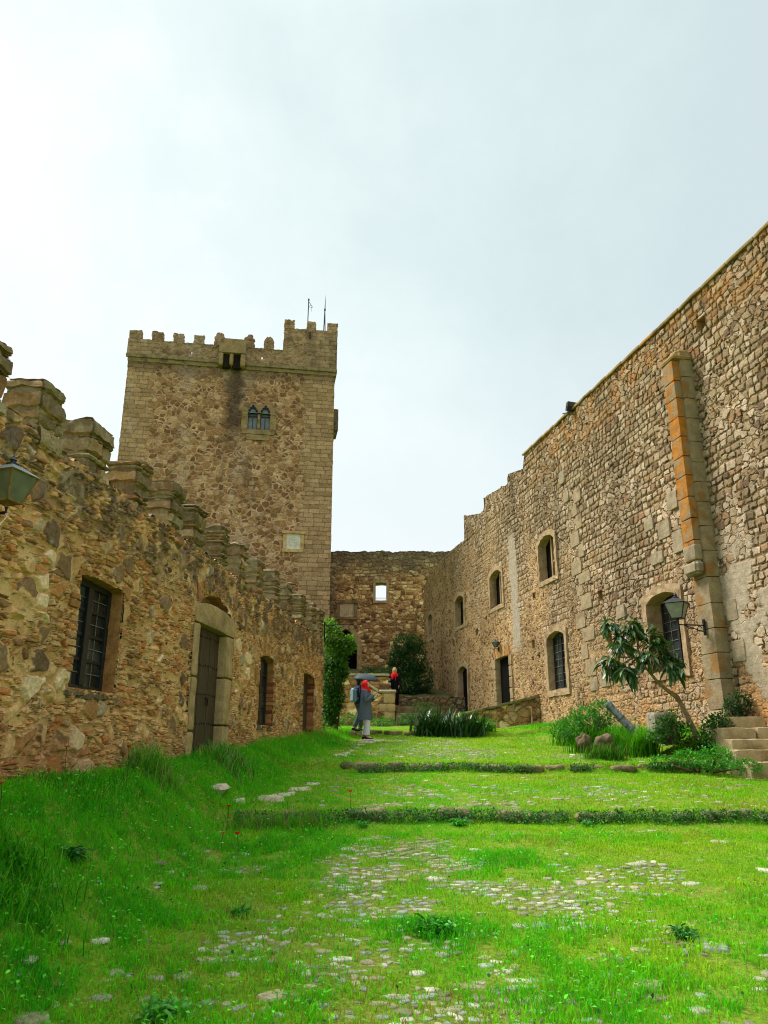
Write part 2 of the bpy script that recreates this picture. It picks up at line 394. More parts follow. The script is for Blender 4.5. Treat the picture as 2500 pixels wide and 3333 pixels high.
    hB = m.math('MULTIPLY', m.math('MULTIPLY', m.ss(.03, .18, db), .032), m.math('GREATER_THAN', r2, .2))
    hB = m.math('ADD', hB, .03); hB = m.math('SUBTRACT', hB, m.math('MULTIPLY', pkm, .05))
    h = m.fmix(cov, hA, hB); h = m.fmix(m.math('MAXIMUM', stp, gp), h, .045)
    h = m.math('ADD', h, m.math('MULTIPLY', m.noise(P, 9, 5, .65), .022)); h = m.math('ADD', h, m.math('MULTIPLY_ADD', gr, .014, -.055))
    m.bsdf(col, .92, None, .12); m.disp(h); return m.m

# --- tower: field rubble with pale mortar, dressed corners, weathered parapet
def tower_mat():
    m = NT('tower_masonry'); P = m.obj(); x, y, z = m.sep(P)
    Wp = m.warp(P, .22, 1.2, .1, 5)
    d, r, g, b = m.rubble(Wp, (3.3, 3.3, 4.1), .95)
    jit = m.math('MULTIPLY', m.math('SUBTRACT', m.noise(P, 8, 3), .5), .18); da = m.math('ADD', d, jit)
    mA = m.ss(m.math('MULTIPLY_ADD', m.noise(P, .9, 3), .10, .02), m.math('MULTIPLY_ADD', m.noise(P, .9, 3), .10, .10), da)
    stone = m.ramp(g, [(0, lin(154,117,83)), (.18, lin(124,94,66)), (.34, lin(176,143,107)), (.5, lin(136,99,68)), (.64, lin(165,138,109)), (.78, lin(112,84,60)), (.88, lin(189,158,124))], True)
    mort = m.ramp(m.noise(P, 1.2, 4), [(.35, lin(145,112,79)), (.62, lin(205,173,139))])
    col = m.mix(mA, mort, stone)
    bv = m.comb(m.math('ADD', x, y), z, 0)
    bw = m.vmath('ADD', bv, m.vmath('SCALE', m.vmath('SUBTRACT', m.noise(P, 1.6, 2, col=True), (.5,.5,.5)), scale=.1))
    bk = m.n('TexBrick', offset=.5, squash=.8, squash_frequency=3); m.put(bk.inputs['Vector'], bw)
    bk.inputs['Scale'].default_value = 1; bk.inputs['Mortar Size'].default_value = .012; bk.inputs['Mortar Smooth'].default_value = .3; bk.inputs['Brick Width'].default_value = .55; bk.inputs['Row Height'].default_value = .235
    bk.inputs['Color1'].default_value = lin(187,156,120); bk.inputs['Color2'].default_value = lin(150,124,92); bk.inputs['Mortar'].default_value = lin(123,101,76)
    n1 = m.noise(m.comb(m.math('MULTIPLY', x, .4), y, m.math('MULTIPLY', z, 1.4)), 1.0, 3)
    e0 = m.math('ADD', x, m.math('MULTIPLY', n1, -1.6)); e1 = m.math('ADD', m.math('SUBTRACT', 10.75, x), m.math('MULTIPLY', n1, -1.4))
    ash = m.math('MAXIMUM', m.ss(.62, .45, e0), m.ss(.95, .78, e1))
    col = m.mix(ash, col, bk.outputs['Color'])
    bmask = m.fmix(ash, mA, m.math('SUBTRACT', 1, bk.outputs['Fac']))
    gr = m.noise(P, 9, 6, .7)
    col = m.mix(1.0, col, m.ramp(gr, [(.28, (.66,.64,.6,1)), (.72, (1.2,1.2,1.18,1))]), 'MULTIPLY')
    pale = m.math('MULTIPLY', m.ss(.50, .64, m.noise(m.comb(x, y, m.math('MULTIPLY', z, .6)), .42, 4)), m.ss(7.5, 5.5, x))
    col = m.mix(m.math('MULTIPLY', pale, .55), col, m.ramp(gr, [(.3, lin(154,138,120)), (.7, lin(216,196,179))]))
    par = m.ss(21.2, 21.5, z)
    col = m.mix(m.math('MULTIPLY', par, .6), col, m.ramp(m.noise(P, 3, 5), [(.3, lin(95,80,62)), (.5, lin(139,120,94)), (.7, lin(176,153,122))]))
    pn = m.math('MULTIPLY', m.math('SUBTRACT', m.noise(P, 1.1, 5), .5), 1.2)
    stk = m.math('MULTIPLY', m.ss(.75, .12, m.math('ABSOLUTE', m.math('ADD', m.math('SUBTRACT', x, 5.55), pn))), m.math('MULTIPLY', m.ss(15.6, 18.2, z), m.ss(21.4, 21.0, z)))
    stk = m.math('MAXIMUM', stk, m.math('MULTIPLY', m.math('MULTIPLY', m.ss(20.55, 21.05, m.math('ADD', z, m.math('MULTIPLY', m.noise(P, 1.4, 4), .6))), m.ss(21.5, 21.3, z)), .55))
    wet = m.math('MULTIPLY', m.ss(.56, .68, m.noise(m.comb(m.math('MULTIPLY', x, 1.1), y, m.math('MULTIPLY', z, .3)), .8, 4)), .35)
    col = m.mix(m.math('MAXIMUM', m.math('MULTIPLY', stk, .85), wet), col, lin(73,60,50))
    h = m.math('ADD', m.math('MULTIPLY', m.ss(0, .18, m.fmix(ash, da, m.math('MULTIPLY', bmask, .2))), m.math('MULTIPLY_ADD', b, .04, .03)), m.math('MULTIPLY_ADD', m.noise(P, 6, 5, .65), .04, -.075))
    m.bsdf(col, .92, None, .12); m.disp(h); return m.m

# --- curtain wall at the back: dark weathered head, brown field stones below
def back_wall_mat(name='brown_rubble_masonry', dark=1.0, ztop=11.3, left=1.0):
    m = NT(name); P = m.obj(); x, y, z = m.sep(P)
    Wp = m.warp(P, .2, 1.2, .08, 5)
    d0, r0, g0, b0 = m.rubble(Wp, (3.6, 3.6, 5.0)); dc, rc, gc, bc = m.coursed(m.warp(P, .2, 1.5, .1, 5), 4.8, 3.4)
    crs = m.math('GREATER_THAN', m.noise(P, .5, 3), .52); d = m.fmix(crs, d0, dc); g = m.fmix(crs, g0, gc); b = m.fmix(crs, b0, bc)
    jit = m.math('MULTIPLY', m.math('SUBTRACT', m.noise(P, 8, 3), .5), .18); da = m.math('ADD', d, jit)
    mA = m.ss(.04, .10, da)
    stone = m.ramp(g, [(0, lin(188,149,96)), (.2, lin(158,117,75)), (.38, lin(228,197,136)), (.52, lin(176,133,88)), (.66, lin(206,179,128)), (.8, lin(120,93,66)), (.9, lin(245,225,165))], True)
    mort = m.ramp(m.noise(P, 1.3, 5), [(.35, lin(120,93,58)), (.6, lin(211,171,107))])
    gr = m.noise(P, 9, 6, .7)
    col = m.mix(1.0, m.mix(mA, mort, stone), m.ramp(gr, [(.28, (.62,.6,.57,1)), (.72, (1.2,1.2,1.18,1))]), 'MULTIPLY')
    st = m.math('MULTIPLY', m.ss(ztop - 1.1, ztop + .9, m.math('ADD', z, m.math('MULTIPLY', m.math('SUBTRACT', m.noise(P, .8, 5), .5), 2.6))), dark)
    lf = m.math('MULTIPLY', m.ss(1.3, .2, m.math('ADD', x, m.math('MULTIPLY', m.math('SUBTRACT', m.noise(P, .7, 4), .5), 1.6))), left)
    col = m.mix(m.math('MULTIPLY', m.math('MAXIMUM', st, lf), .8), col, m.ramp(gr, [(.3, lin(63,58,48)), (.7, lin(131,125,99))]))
    bl = m.math('MULTIPLY', m.ss(.6, .7, m.noise(P, .9, 5)), .45); col = m.mix(bl, col, lin(88,72,54))
    h = m.math('ADD', m.math('MULTIPLY', m.ss(0, .16, da), m.math('MULTIPLY_ADD', b, .04, .03)), m.math('MULTIPLY_ADD', m.noise(P, 6, 5, .65), .035, -.07))
    m.bsdf(col, .92, None, .12); m.disp(h); return m.m

# --- dressed granite / plaster surrounds
def granite(name, a, b_, stain=lin(86,74,52), st=.4, sc=7, lich=None):
    m = NT(name); P = m.obj(); n = m.noise(P, sc, 6, .65)
    col = m.ramp(n, [(.28, a), (.72, b_)])
    col = m.mix(1.0, col, m.ramp(m.noise(P, 60, 3, .7), [(.3, (.75,.74,.72,1)), (.7, (1.16,1.16,1.16,1))]), 'MULTIPLY')
    sm = m.math('MULTIPLY', m.ss(.5, .68, m.noise(P, 2.2, 5)), st); col = m.mix(sm, col, stain)
    if lich: col = m.mix(m.math('MULTIPLY', m.ss(*lich[1], m.noise(P, lich[2], 5)), lich[3]), col, lich[0])
    h = m.math('ADD', m.math('MULTIPLY', m.noise(P, 8, 5, .65), .03), m.math('MULTIPLY', m.noise(P, 50, 3), .006))
    m.bsdf(col, .9, m.bump(h, 1.0, .8), .15); return m.m

M = {}
M['left'] = left_wall_mat(); M['right'] = right_wall_mat(); M['tower'] = tower_mat(); M['back'] = back_wall_mat()
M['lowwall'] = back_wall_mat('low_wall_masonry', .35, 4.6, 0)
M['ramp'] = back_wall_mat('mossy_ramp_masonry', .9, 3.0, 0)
M['gran'] = granite('ochre_granite', lin(150,130,90), lin(190,168,120), st=.45)
M['granwarm'] = granite('warm_dressed_stone', lin(168,140,92), lin(206,180,132), lin(110,84,52), .4)
M['plaster'] = granite('pale_plaster_band', lin(146,125,92), lin(186,164,128), lin(112,91,62), .6, 6)
M['reveal'] = granite('rough_plaster_reveal', lin(140,114,74), lin(182,154,108), lin(96,74,46), .45, 5)
M['brickrev'] = granite('worn_brick_reveal', lin(134,94,54), lin(192,146,90), lin(96,70,44), .45, 9)
M['grey'] = granite('grey_ashlar', lin(136,122,94), lin(176,160,126), lin(100,86,62), .6, 4)
M['greyl'] = granite('grey_weathered_block', lin(136,126,100), lin(172,160,130), lin(98,88,66), .6, 4)
M['butt'] = granite('buttress_ashlar', lin(122,112,86), lin(166,152,116), lin(70,64,50), .7, 4, (lin(168,120,52), (.50, .68), 2.2, .6))
M['buttor'] = granite('lichen_covered_ashlar', lin(140,98,42), lin(192,126,38), lin(92,82,56), .6, 6, (lin(138,126,96), (.44, .60), 4.2, .92))
M['coping'] = granite('lichen_stained_coping', lin(128,112,76), lin(172,146,92), lin(84,74,52), .5, 3, (lin(184,124,40), (.52, .64), 1.2, .6))
M['stepst'] = granite('sunken_step_stone', lin(150,136,98), lin(192,178,136), lin(112,92,52), .65, 4)
M['slab'] = granite('pale_path_stone', lin(160,154,124), lin(206,200,172), lin(96,104,52), .4, 6)
M['kerb'] = granite('earthy_kerb_stone', lin(84,78,48), lin(150,140,100), lin(52,74,22), .85, 4)
M['rock'] = granite('field_boulder', lin(80,72,50), lin(138,126,94), lin(54,58,32), .7, 5)
M['marble'] = granite('carved_white_marble', lin(196,194,180), lin(226,224,212), lin(150,146,126), .35, 6)
M['carv'] = granite('carved_pale_stone', lin(196,176,132), lin(228,212,170), lin(96,74,46), .5, 9)
M['darkst'] = granite('dark_corbel_stone', lin(84,76,60), lin(130,118,90), lin(48,42,34), .5, 5)
M['darkgran'] = granite('weathered_tower_stone', lin(112,98,72), lin(154,136,102), lin(62,56,42), .6, 5)
M['darkgran2'] = granite('golden_tower_stone', lin(124,106,76), lin(164,141,101), lin(74,63,43), .6, 5)
M['slotdark'] = granite('slot_shade', lin(22,19,15), lin(54,46,36), lin(14,12,10), .5, 5)  # near-black colour stands in for the shade inside the machicolation slots
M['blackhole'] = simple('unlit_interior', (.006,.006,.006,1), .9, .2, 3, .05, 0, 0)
M['iron'] = simple('wrought_iron', (.012,.012,.013,1), .5, .5, 20, .4, .6)
M['steel'] = simple('painted_steel', (.03,.035,.04,1), .45, .3, 20, .4, .3)
M['gun'] = simple('weathered_gunmetal', lin(92,100,104), .55, .45, 14, .5, .3, .004, lin(150,158,160))
M['frame'] = simple('black_stained_timber', (.012,.012,.011,1), .5, .5, 18, .4)
M['came'] = simple('lead_came', lin(120,120,112), .5, .3, 30, .4, .3, 0)
M['drum'] = granite('lichened_concrete', lin(120,116,96), lin(190,184,160), lin(64,60,44), .6, 7)
def door_mat():
    m = NT('weathered_door_boards'); P = m.obj(); x, y, z = m.sep(P)
    g = m.noise(m.comb(m.math('MULTIPLY', x, 30), y, m.math('MULTIPLY', z, 1.6)), 2.0, 5, .65)
    col = m.ramp(g, [(.28, lin(40,31,22)), (.55, lin(70,55,40)), (.75, lin(98,82,62))])
    col = m.mix(m.math('MULTIPLY', m.ss(.66, .74, m.noise(P, 5, 5)), .45), col, lin(128,112,92))
    m.bsdf(col, .6, m.bump(g, .004), .35); return m.m
M['door'] = door_mat()
def glass_mat(name, c1, c2, rough=.07):
    m = NT(name); P = m.obj()
    col = m.ramp(m.noise(P, 3, 4), [(.35, c1), (.7, c2)])
    m.bsdf(col, rough, m.bump(m.noise(P, 7, 2), .004), .55); return m.m
M['pane'] = glass_mat('old_dark_glass', (.006,.008,.009,1), (.06,.07,.07,1), .1)
M['panegrey'] = glass_mat('dusty_grey_glass', lin(74,84,88), lin(104,112,116), .25)
def frost(name, c):
    m = NT(name); P = m.obj(); col = m.ramp(m.noise(P, 9, 5), [(.3, scl(c, .6)), (.7, c)])
    b = m.bsdf(col, .35, None, .5); tr = m.n('BsdfTranslucent'); m.put(tr.inputs[0], col)
    mx = m.n('MixShader'); mx.inputs[0].default_value = .35; m.t.links.new(b.outputs[0], mx.inputs[1]); m.t.links.new(tr.outputs[0], mx.inputs[2]); m.t.links.new(mx.outputs[0], m.out.inputs[0]); return m.m
M['frost'] = frost('frosted_lantern_glass', lin(186,188,170)); M['frostg'] = frost('green_dusty_lantern_glass', lin(140,144,120))
M['white'] = simple('white_plastic', lin(222,222,214), .4, .06, 8, .4, 0, 0)
M['zinc'] = simple('pale_zinc_roof', lin(120,126,128), .3, .2, 10, .4, 0, 0)
M['black'] = simple('black_lantern_metal', (.02,.02,.02,1), .5, .5, 16, .4, .3)
M['rust'] = simple('rusty_lantern_frame', lin(132,98,52), .7, .4, 20, .3)

# foliage: per-leaf colour attribute, light passes through
def foliage(name, rough=.5, trans=.4, spec=.3, fine=False):
    m = NT(name); a = m.n('Attribute', attribute_name='tint')
    col = a.outputs['Color']
    b = m.bsdf(col, rough, None, spec)
    tr = m.n('BsdfTranslucent'); tcol = m.mix(1.0, col, (1.25, 1.2, .6, 1), 'MULTIPLY'); m.put(tr.inputs[0], tcol)
    mx = m.n('MixShader'); mx.inputs[0].default_value = trans
    m.t.links.new(b.outputs[0], mx.inputs[1]); m.t.links.new(tr.outputs[0], mx.inputs[2]); m.t.links.new(mx.outputs[0], m.out.inputs[0]); return m.m
M['grass'] = foliage('grass_blades', .65, .45, .12)
M['leaf'] = foliage('shrub_leaves', .45, .35, .35)
M['gloss'] = foliage('glossy_broad_leaves', .32, .2, .5)
M['petal'] = foliage('petals', .6, .4, .2)
M['bark'] = granite('grey_brown_bark', lin(112,96,70), lin(168,146,112), lin(66,54,38), .5, 14)
M['stem'] = simple('woody_stem', lin(78,62,40), .8, .3, 12)

# ---------------------------------------------------------------- terrain
NL, NR = math.hypot(1, .1095), math.hypot(1, .195)
def uL(Y): return Y * NL
def uR(Y): return -Y * NR
def xl(y): return -4.0 + .1095 * np.asarray(y, float)
def xr(y): return 9.7 - .195 * np.asarray(y, float)
def zc(y):
    return np.interp(y, [-60,-10,0,4.5,9.97,10.07,13.96,14.07,20.5,22.6,22.68,28.9,60], [-2.5,-.5,0,.27,.755,.885,1.235,1.39,1.79,1.95,2.1,2.45,2.6])
def zl(y):
    return np.interp(y, [-60,-10,0,5,6.9,8,9.7,14.2,21.35,24,30,60], [-2.2,.3,.8,1.12,1.3,1.34,1.42,1.64,2.02,2.2,2.45,2.6])
def ground(x, y):
    x = np.asarray(x, float); y = np.asarray(y, float)
    yy = y + (vnoise(x, y * 0, 2.3, 3) - .5) * .10 + (vnoise(x, y * 0, 7, 4) - .5) * .04
    z = zc(yy)
    dl = (x - xl(y)) / NL
    wd = np.interp(y, [4, 7, 11, 16, 22], [1.9, 1.7, 1.0, .9, .8])
    wgt = 1 - sstep(0.05, 1, dl / wd)
    z = z + (zl(y) - z) * wgt * np.where(y > 24, np.clip(1 - (y - 24) / 3, 0, 1), 1)
    dr = (xr(y) - x) / NR
    amp = np.interp(y, [14.1, 14.9, 17, 22, 24, 30, 39], [0, .42, .42, .25, .1, .3, .5])
    z = z + amp * (1 - sstep(.2, 1.5, dr))
    z = z + (vnoise(x, y, 1.1, 1) - .5) * .06 + (vnoise(x, y, 4, 2) - .5) * .025
    return z
def gz(x, y): return float(ground(x, y))

def ground_mat():
    m = NT('mossy_earth'); P = m.obj()
    n = m.noise(P, 2.2, 6, .65); n2 = m.noise(P, 26, 5, .7)
    col = m.ramp(n, [(.3, lin(84,134,20)), (.5, lin(116,150,32)), (.68, lin(140,146,62)), (.82, lin(158,142,92))])
    col = m.mix(1.0, col, m.ramp(n2, [(.3, (.55,.55,.5,1)), (.7, (1.25,1.25,1.2,1))]), 'MULTIPLY')
    col = m.mix(m.math('MULTIPLY', m.n('Attribute', attribute_name='bare').outputs['Fac'], .5), col, m.ramp(n2, [(.3, lin(92,80,46)), (.7, lin(158,142,100))]))
    m.bsdf(col, .95, m.bump(m.noise(P, 18, 6, .7), .05), .1); return m.m
M['ground'] = ground_mat()

def cob_patch(x, y):
    P = [(.15,7.7,.75,1.3,1.5),(.35,6.9,.8,.7,1.2),(.2,8.6,.5,.8,1.2),(.1,8.0,.35,.9,2.2),(1.35,6.7,.5,.9,.8),(2.1,7.6,.6,.7,.6),(1.7,5.9,.5,.5,.5),(.55,10.5,.9,.35,1.0),(1.5,10.4,1.1,.3,.6),(2.8,10.6,1,.35,.5),(1.2,11.6,1.5,.9,.45),(.2,5.3,.7,.5,.45),(-1.0,5.6,.5,.3,.4),(-1.3,7.9,.3,.3,.7),(.9,20.3,2.2,1.6,.7),(1.5,16.4,2.6,1.7,.45),(-.1,21.6,.8,.6,.8),(3.2,15.2,1.5,.5,.35),(4,12,2,1.2,.25),(.45,4.7,.5,.4,.5)]
    d = np.zeros_like(x)
    for cx, cy, rx, ry, s in P: d = np.maximum(d, s * np.clip(1.25 - ((x-cx)/rx)**2 - ((y-cy)/ry)**2, 0, 1))
    n = vnoise(x, y, 1.7, 21) * .5 + vnoise(x, y, 4.5, 22) * .5
    return np.clip(d * sstep(.40, .66, n) * 1.1, 0, 1)
def axis(a, b, fine0, fine1, step, coarse):
    L = list(np.arange(fine0, fine1 + 1e-6, step)); k = fine0; s = step
    while k > a: s *= 1.35; k -= s; L.insert(0, k)
    k = fine1; s = step
    while k < b: s *= 1.35; k += s; L.append(k)
    return np.array(L)
gx = axis(-400, 400, -4.2, 8.6, .09, 1.35); gy = axis(-200, 600, 3.2, 24, .06, 1.35)
GX, GY = np.meshgrid(gx, gy); GZ = ground(GX, GY); BARE = np.clip(cob_patch(GX, GY) * 1.3, 0, 1)
nx, ny = len(gx), len(gy); I = np.arange(nx * ny).reshape(ny, nx)
Q = np.stack([I[:-1,:-1], I[:-1,1:], I[1:,1:], I[1:,:-1]], -1).reshape(-1, 4)
o = link('ground', fast_mesh('ground', np.stack([GX, GY, GZ], -1).reshape(-1, 3), [Q], True, {'bare': BARE.ravel()}), M['ground']); o['kind'] = 'structure'
o['label'] = 'sloping courtyard ground of mossy earth under the grass'

# ---------------------------------------------------------------- wall builder
def wall_grid(u0, u1, z0, top, res, holes=(), y=0.0, flip=False, thick=None, resz=None):
    """front face in local x-z at depth y, with arched openings; optional rim and back at depth y+thick"""
    resz = resz or res
    U = list(np.linspace(u0, u1, max(2, int((u1 - u0) / res) + 1)))
    for h in holes:
        for q in (h['u0'], h['u1']):
            i = int(np.argmin(np.abs(np.array(U) - q))); U[i] = q
    U = np.array(sorted(set(U))); T = np.array([top(q) for q in U]); zt = T.max()
    Z = np.linspace(z0, zt, max(2, int((zt - z0) / resz) + 1))
    UU, ZZ = np.meshgrid(U, Z); ZC = np.minimum(ZZ, T[None, :])
    cell_ok = ~((ZC[:-1,:-1] >= T[None,:-1] - 1e-6) & (ZC[:-1,1:] >= T[None,1:] - 1e-6))
    for h in holes:
        a, b, s0, s1, rise = h['u0'], h['u1'], h['z0'], h['z1'], h.get('rise', 0)
        inc = (UU >= a - 1e-6) & (UU <= b + 1e-6)
        arch = s1 - rise * ((UU - (a + b) / 2) / ((b - a) / 2)) ** 2
        mid = (s0 + s1) / 2
        lo = inc & (ZC > s0) & (ZC <= mid); hi = inc & (ZC > mid) & (ZC < arch)
        ZC = np.where(lo, s0, np.where(hi, arch, ZC))
        cu = (UU[:-1,:-1] >= a - 1e-6) & (UU[:-1,1:] <= b + 1e-6)
        zb = ZC[:-1,:-1]; za = ZC[1:,:-1]; zb2 = ZC[:-1,1:]; za2 = ZC[1:,1:]
        ar = arch
        inside = cu & (zb >= s0 - 1e-6) & (za <= ar[1:,:-1] + 1e-6) & (zb2 >= s0 - 1e-6) & (za2 <= ar[1:,1:] + 1e-6)
        cell_ok &= ~inside
    nu, nz_ = len(U), len(Z); I = np.arange(nu * nz_).reshape(nz_, nu)
    Q = np.stack([I[:-1,:-1], I[:-1,1:], I[1:,1:], I[1:,:-1]], -1)[cell_ok]
    if flip: Q = Q[:, ::-1]
    V = np.stack([UU, np.full_like(UU, y), ZC], -1).reshape(-1, 3)
    polys = [Q.reshape(-1, 4)]
    if thick:
        n0 = len(V); K = max(2, int(thick / (res * 2)) + 1)
        dep = np.linspace(0, thick, K + 1)[1:]
        row = np.array([np.stack([U, np.full(nu, y + q), T], -1) for q in dep]).reshape(-1, 3)
        tops = np.array([int(np.argmax(ZC[:, j] >= T[j] - 1e-6)) * nu + j for j in range(nu)])
        J = np.vstack([tops[None], n0 + np.arange(K * nu).reshape(K, nu)])
        q1 = np.stack([J[:-1,:-1], J[:-1,1:], J[1:,1:], J[1:,:-1]], -1).reshape(-1, 4)
        V = np.vstack([V, row]); polys.append(q1)
        for col, fl in ((0, True), (nu - 1, False)):                      # end faces
            n1 = len(V); zz = np.minimum(Z, T[col])
            e = np.array([np.stack([np.full(nz_, U[col]), np.full(nz_, y + q), zz], -1) for q in dep]).reshape(-1, 3)
            J = np.vstack([I[:, col][None], n1 + np.arange(K * nz_).reshape(K, nz_)])
            q2 = np.stack([J[:-1,:-1], J[1:,:-1], J[1:,1:], J[:-1,1:]], -1)
            ok = np.arange(nz_ - 1)[None, :].repeat(K, 0); ok = (Z[ok] < T[col] - 1e-6)
            q2 = q2[ok]; V = np.vstack([V, e]); polys.append(q2[:, ::-1] if fl else q2)
    return V, polys

def joined(parts):
    V = []; P = []; n = 0
    for v, ps in parts:
        V.append(v); P += [np.asarray(p) + n for p in ps]; n += len(v)
    return np.vstack(V), P

def back_face(u0, u1, z0, top, y, step=.3):
    U = np.linspace(u0, u1, max(2, int((u1-u0)/step))); n = len(U)
    V = np.vstack([np.stack([U, np.full(n, y), np.full(n, z0)], -1), np.stack([U, np.full(n, y), [top(q) for q in U]], -1)])
    i = np.arange(n - 1); return V, [np.stack([i, i + n, i + n + 1, i + 1], -1)]

def opening_loop(h, n=9, w=0.0, wtop=None, sill=True):
    """points along left jamb, arch, right jamb (and sill) of an opening, grown by w"""
    wtop = w if wtop is None else wtop
    a, b, s0, s1, rise = h['u0'], h['u1'], h['z0'], h['z1'], h.get('rise', 0); c = (a+b)/2
    pts = []
    for k in range(n): pts.append((a - w, (s0 - (w if sill else 0)) + (s1 - rise + wtop - s0 + (w if sill else 0)) * k / n))
    for k in range(n + 1):
        t = -1 + 2 * k / n; pts.append((c + t * ((b-a)/2 + w), s1 + wtop - rise * t * t))
    for k in range(n): pts.append((b + w, (s1 - rise + wtop) + ((s0 - (w if sill else 0)) - (s1 - rise + wtop)) * (k+1) / n))
    if sill:
        for k in range(1, n): t = k / n; pts.append((b + w - (b - a + 2*w) * t, s0 - w))
    return pts

def surround(h, w, proud, depth, name, mat, parent, rough=.006, wtop=None, sill=True, back=.06):
    inn = opening_loop(h, 9, 0, sill=sill); outl = opening_loop(h, 9, w, wtop, sill); mid = [((p[0]+q[0])/2, (p[1]+q[1])/2) for p, q in zip(inn, outl)]
    N = len(inn); dep = [0, depth * .33, depth * .66, depth]
    def P(p, y): 
        v = Vector((p[0], y, p[1])); return v + mn.noise_vector(v * 6) * rough
    rings = [[P(p, back) for p in outl], [P(p, -proud) for p in outl], [P(p, -proud) for p in mid]] + [[P(p, -proud + q) for p in inn] for q in dep]
    V = [p for r in rings for p in r]; F = []
    for i in range(len(rings) - 1):
        for j in range(N if sill else N - 1):
            k = (j + 1) % N; F.append((i*N+j, i*N+k, (i+1)*N+k, (i+1)*N+j))
    b = MB(); b.add(V, F); return b.build(name, mat, parent, smooth=False)

def hole_face(h, y, mb, grow=.02):
    pts = opening_loop(h, 9, grow); mb.add([(p[0], y, p[1]) for p in pts], [tuple(reversed(range(len(pts))))]); return mb

def merlon_mat():
    m = NT('lichened_stone_and_brick'); P = m.obj(); x, y, z = m.sep(P); o_ = m.n('NewGeometry').outputs['Random Per Island']
    col = m.ramp(o_, [(0, lin(160,146,110)), (.2, lin(128,114,84)), (.38, lin(176,146,102)), (.5, lin(150,114,76)), (.62, lin(158,150,120)), (.78, lin(116,102,76)), (.9, lin(186,168,126))], True)
    col = m.mix(1.0, col, m.ramp(m.noise(P, 24, 6, .7), [(.3, (.55,.53,.5,1)), (.7, (1.25,1.24,1.2,1))]), 'MULTIPLY')
    dk = m.math('MULTIPLY', m.ss(4.35, 5.2, m.math('ADD', z, m.math('MULTIPLY', m.math('SUBTRACT', m.noise(P, 3, 4), .5), 1.3))), .72)
    col = m.mix(dk, col, m.ramp(m.noise(P, 11, 5), [(.35, lin(81,71,52)), (.58, lin(128,112,82)), (.72, lin(180,166,132))]))
    h = m.math('ADD', m.math('MULTIPLY', m.noise(P, 9, 5, .65), .03), m.math('MULTIPLY', m.noise(P, 45, 3), .008)); m.bsdf(col, .93, m.bump(h, 1.0, .9), .1); return m.m
M['merlon'] = merlon_mat()
# ================================================================ LEFT CRENELLATED WALL
LW = empty('crenellated_wall', (-4.0, 0, 0), math.atan2(1, .1095), 'low ochre rubble wall with crenellated top, black windows and studded door, left of the lawn', 'wall')
def Lh(y0, y1, z0, z1, rise=0): return dict(u0=uL(y0), u1=uL(y1), z0=z0, z1=z1, rise=rise)
W1 = Lh(7.8, 8.80, 2.20, 3.37, .03); D1 = Lh(11.36, 12.66, 1.2, 3.40, 0); D1o = Lh(11.12, 13.02, 1.2, 3.92, .36)
W2 = Lh(14.86, 15.88, 2.05, 3.38, .10); D2 = Lh(18.7, 19.95, 1.75, 3.40, .06)
def ltop(u):
    return 4.46 + .05 * mn.noise(Vector((u * .8, 0, 3))) + .05 * mn.noise(Vector((u * 4, 1, 3)))
# one wall: fine near the camera, coarser further along
def seg(a, b, res, holes): return wall_grid(a, b, .5, ltop, res, holes)
parts = [seg(uL(3.2), uL(10.2), .017, [W1]), seg(uL(10.2), uL(21.28), .032, [D1o, W2, D2])]
Vt, Pt = wall_grid(uL(3.2), uL(21.28), 4.2, ltop, .05, thick=.42)
Vt2, Pt2 = Vt, Pt[1:2]
endV, endP = wall_grid(0, .46, .8, lambda u: 4.46, .035)
endV = np.stack([np.full(len(endV), uL(21.28)), endV[:,0], endV[:,2]], -1)
V, P_ = joined(parts + [(Vt2, Pt2), (endV, endP), back_face(uL(3.2), uL(21.28), .8, ltop, .44)])
link('wall', fast_mesh('wall', V, P_), M['left'], LW)

ends = [6.12,7.12,8.15,9.25,10.42,11.39,12.59,13.7,14.93,16.23,17.44,18.9,20.14,21.26]
tops = [5.03,5.03,5.04,5.08,5.15,5.2,5.2,5.17,5.17,5.26,5.28,5.28,5.3,5.3]
for i, (ye, zt) in enumerate(zip([4.0, 5.1] + ends, [5.0, 5.03] + tops)):
    wdt = .47 + .06 * math.sin(i * 2.1); u1 = uL(ye); u0 = u1 - wdt; res = .03 if ye < 11 else .05
    b = MB(); rr = random.Random(i * 13 + 5); b.rbox((u0 + .025, .02, 4.25), (u1 - .025, .36, zt - .06), .06, .012, 6, .01, i)
    z = 4.33; capz = zt - rr.uniform(.10, .16); k = 0
    while z < zt - .02:
        top_ = z >= capz - .03
        stone_ = rr.random() < (.5 if i % 3 else .8) or (top_ and i % 2 == 0)
        hh = min(rr.uniform(.14, .24) if stone_ else rr.uniform(.042, .06), zt - z + .01)
        if zt - z - hh < .05: hh = zt - z
        pr = rr.uniform(-.01, .015) + (.006 if top_ else 0); nn = 1 if stone_ and rr.random() < .5 else (2 if stone_ else 3); cuts = [0] + sorted(rr.uniform(.28, .72) if nn == 2 else q + rr.uniform(-.08, .08) for q in ([.5] if nn == 2 else [.34, .67] if nn == 3 else [])) + [1]
        for q in range(nn):
            a_ = u0 - pr + (wdt + 2*pr) * cuts[q]; c_ = u0 - pr + (wdt + 2*pr) * cuts[q+1]; o_ = rr.uniform(-.014, .014)
            if top_ and z + hh > zt - .05 and rr.random() < .4 and nn > 1: continue
            b.rbox((a_ + .004, -.03 - pr + o_, z), (c_ - .004, .39 + pr, z + hh - .008), res, .034 if stone_ else .02, 8, .05 if stone_ else .02, i * 9 + k); k += 1
        z += hh
    o = b.build('merlon', M['merlon'], LW, smooth=True)

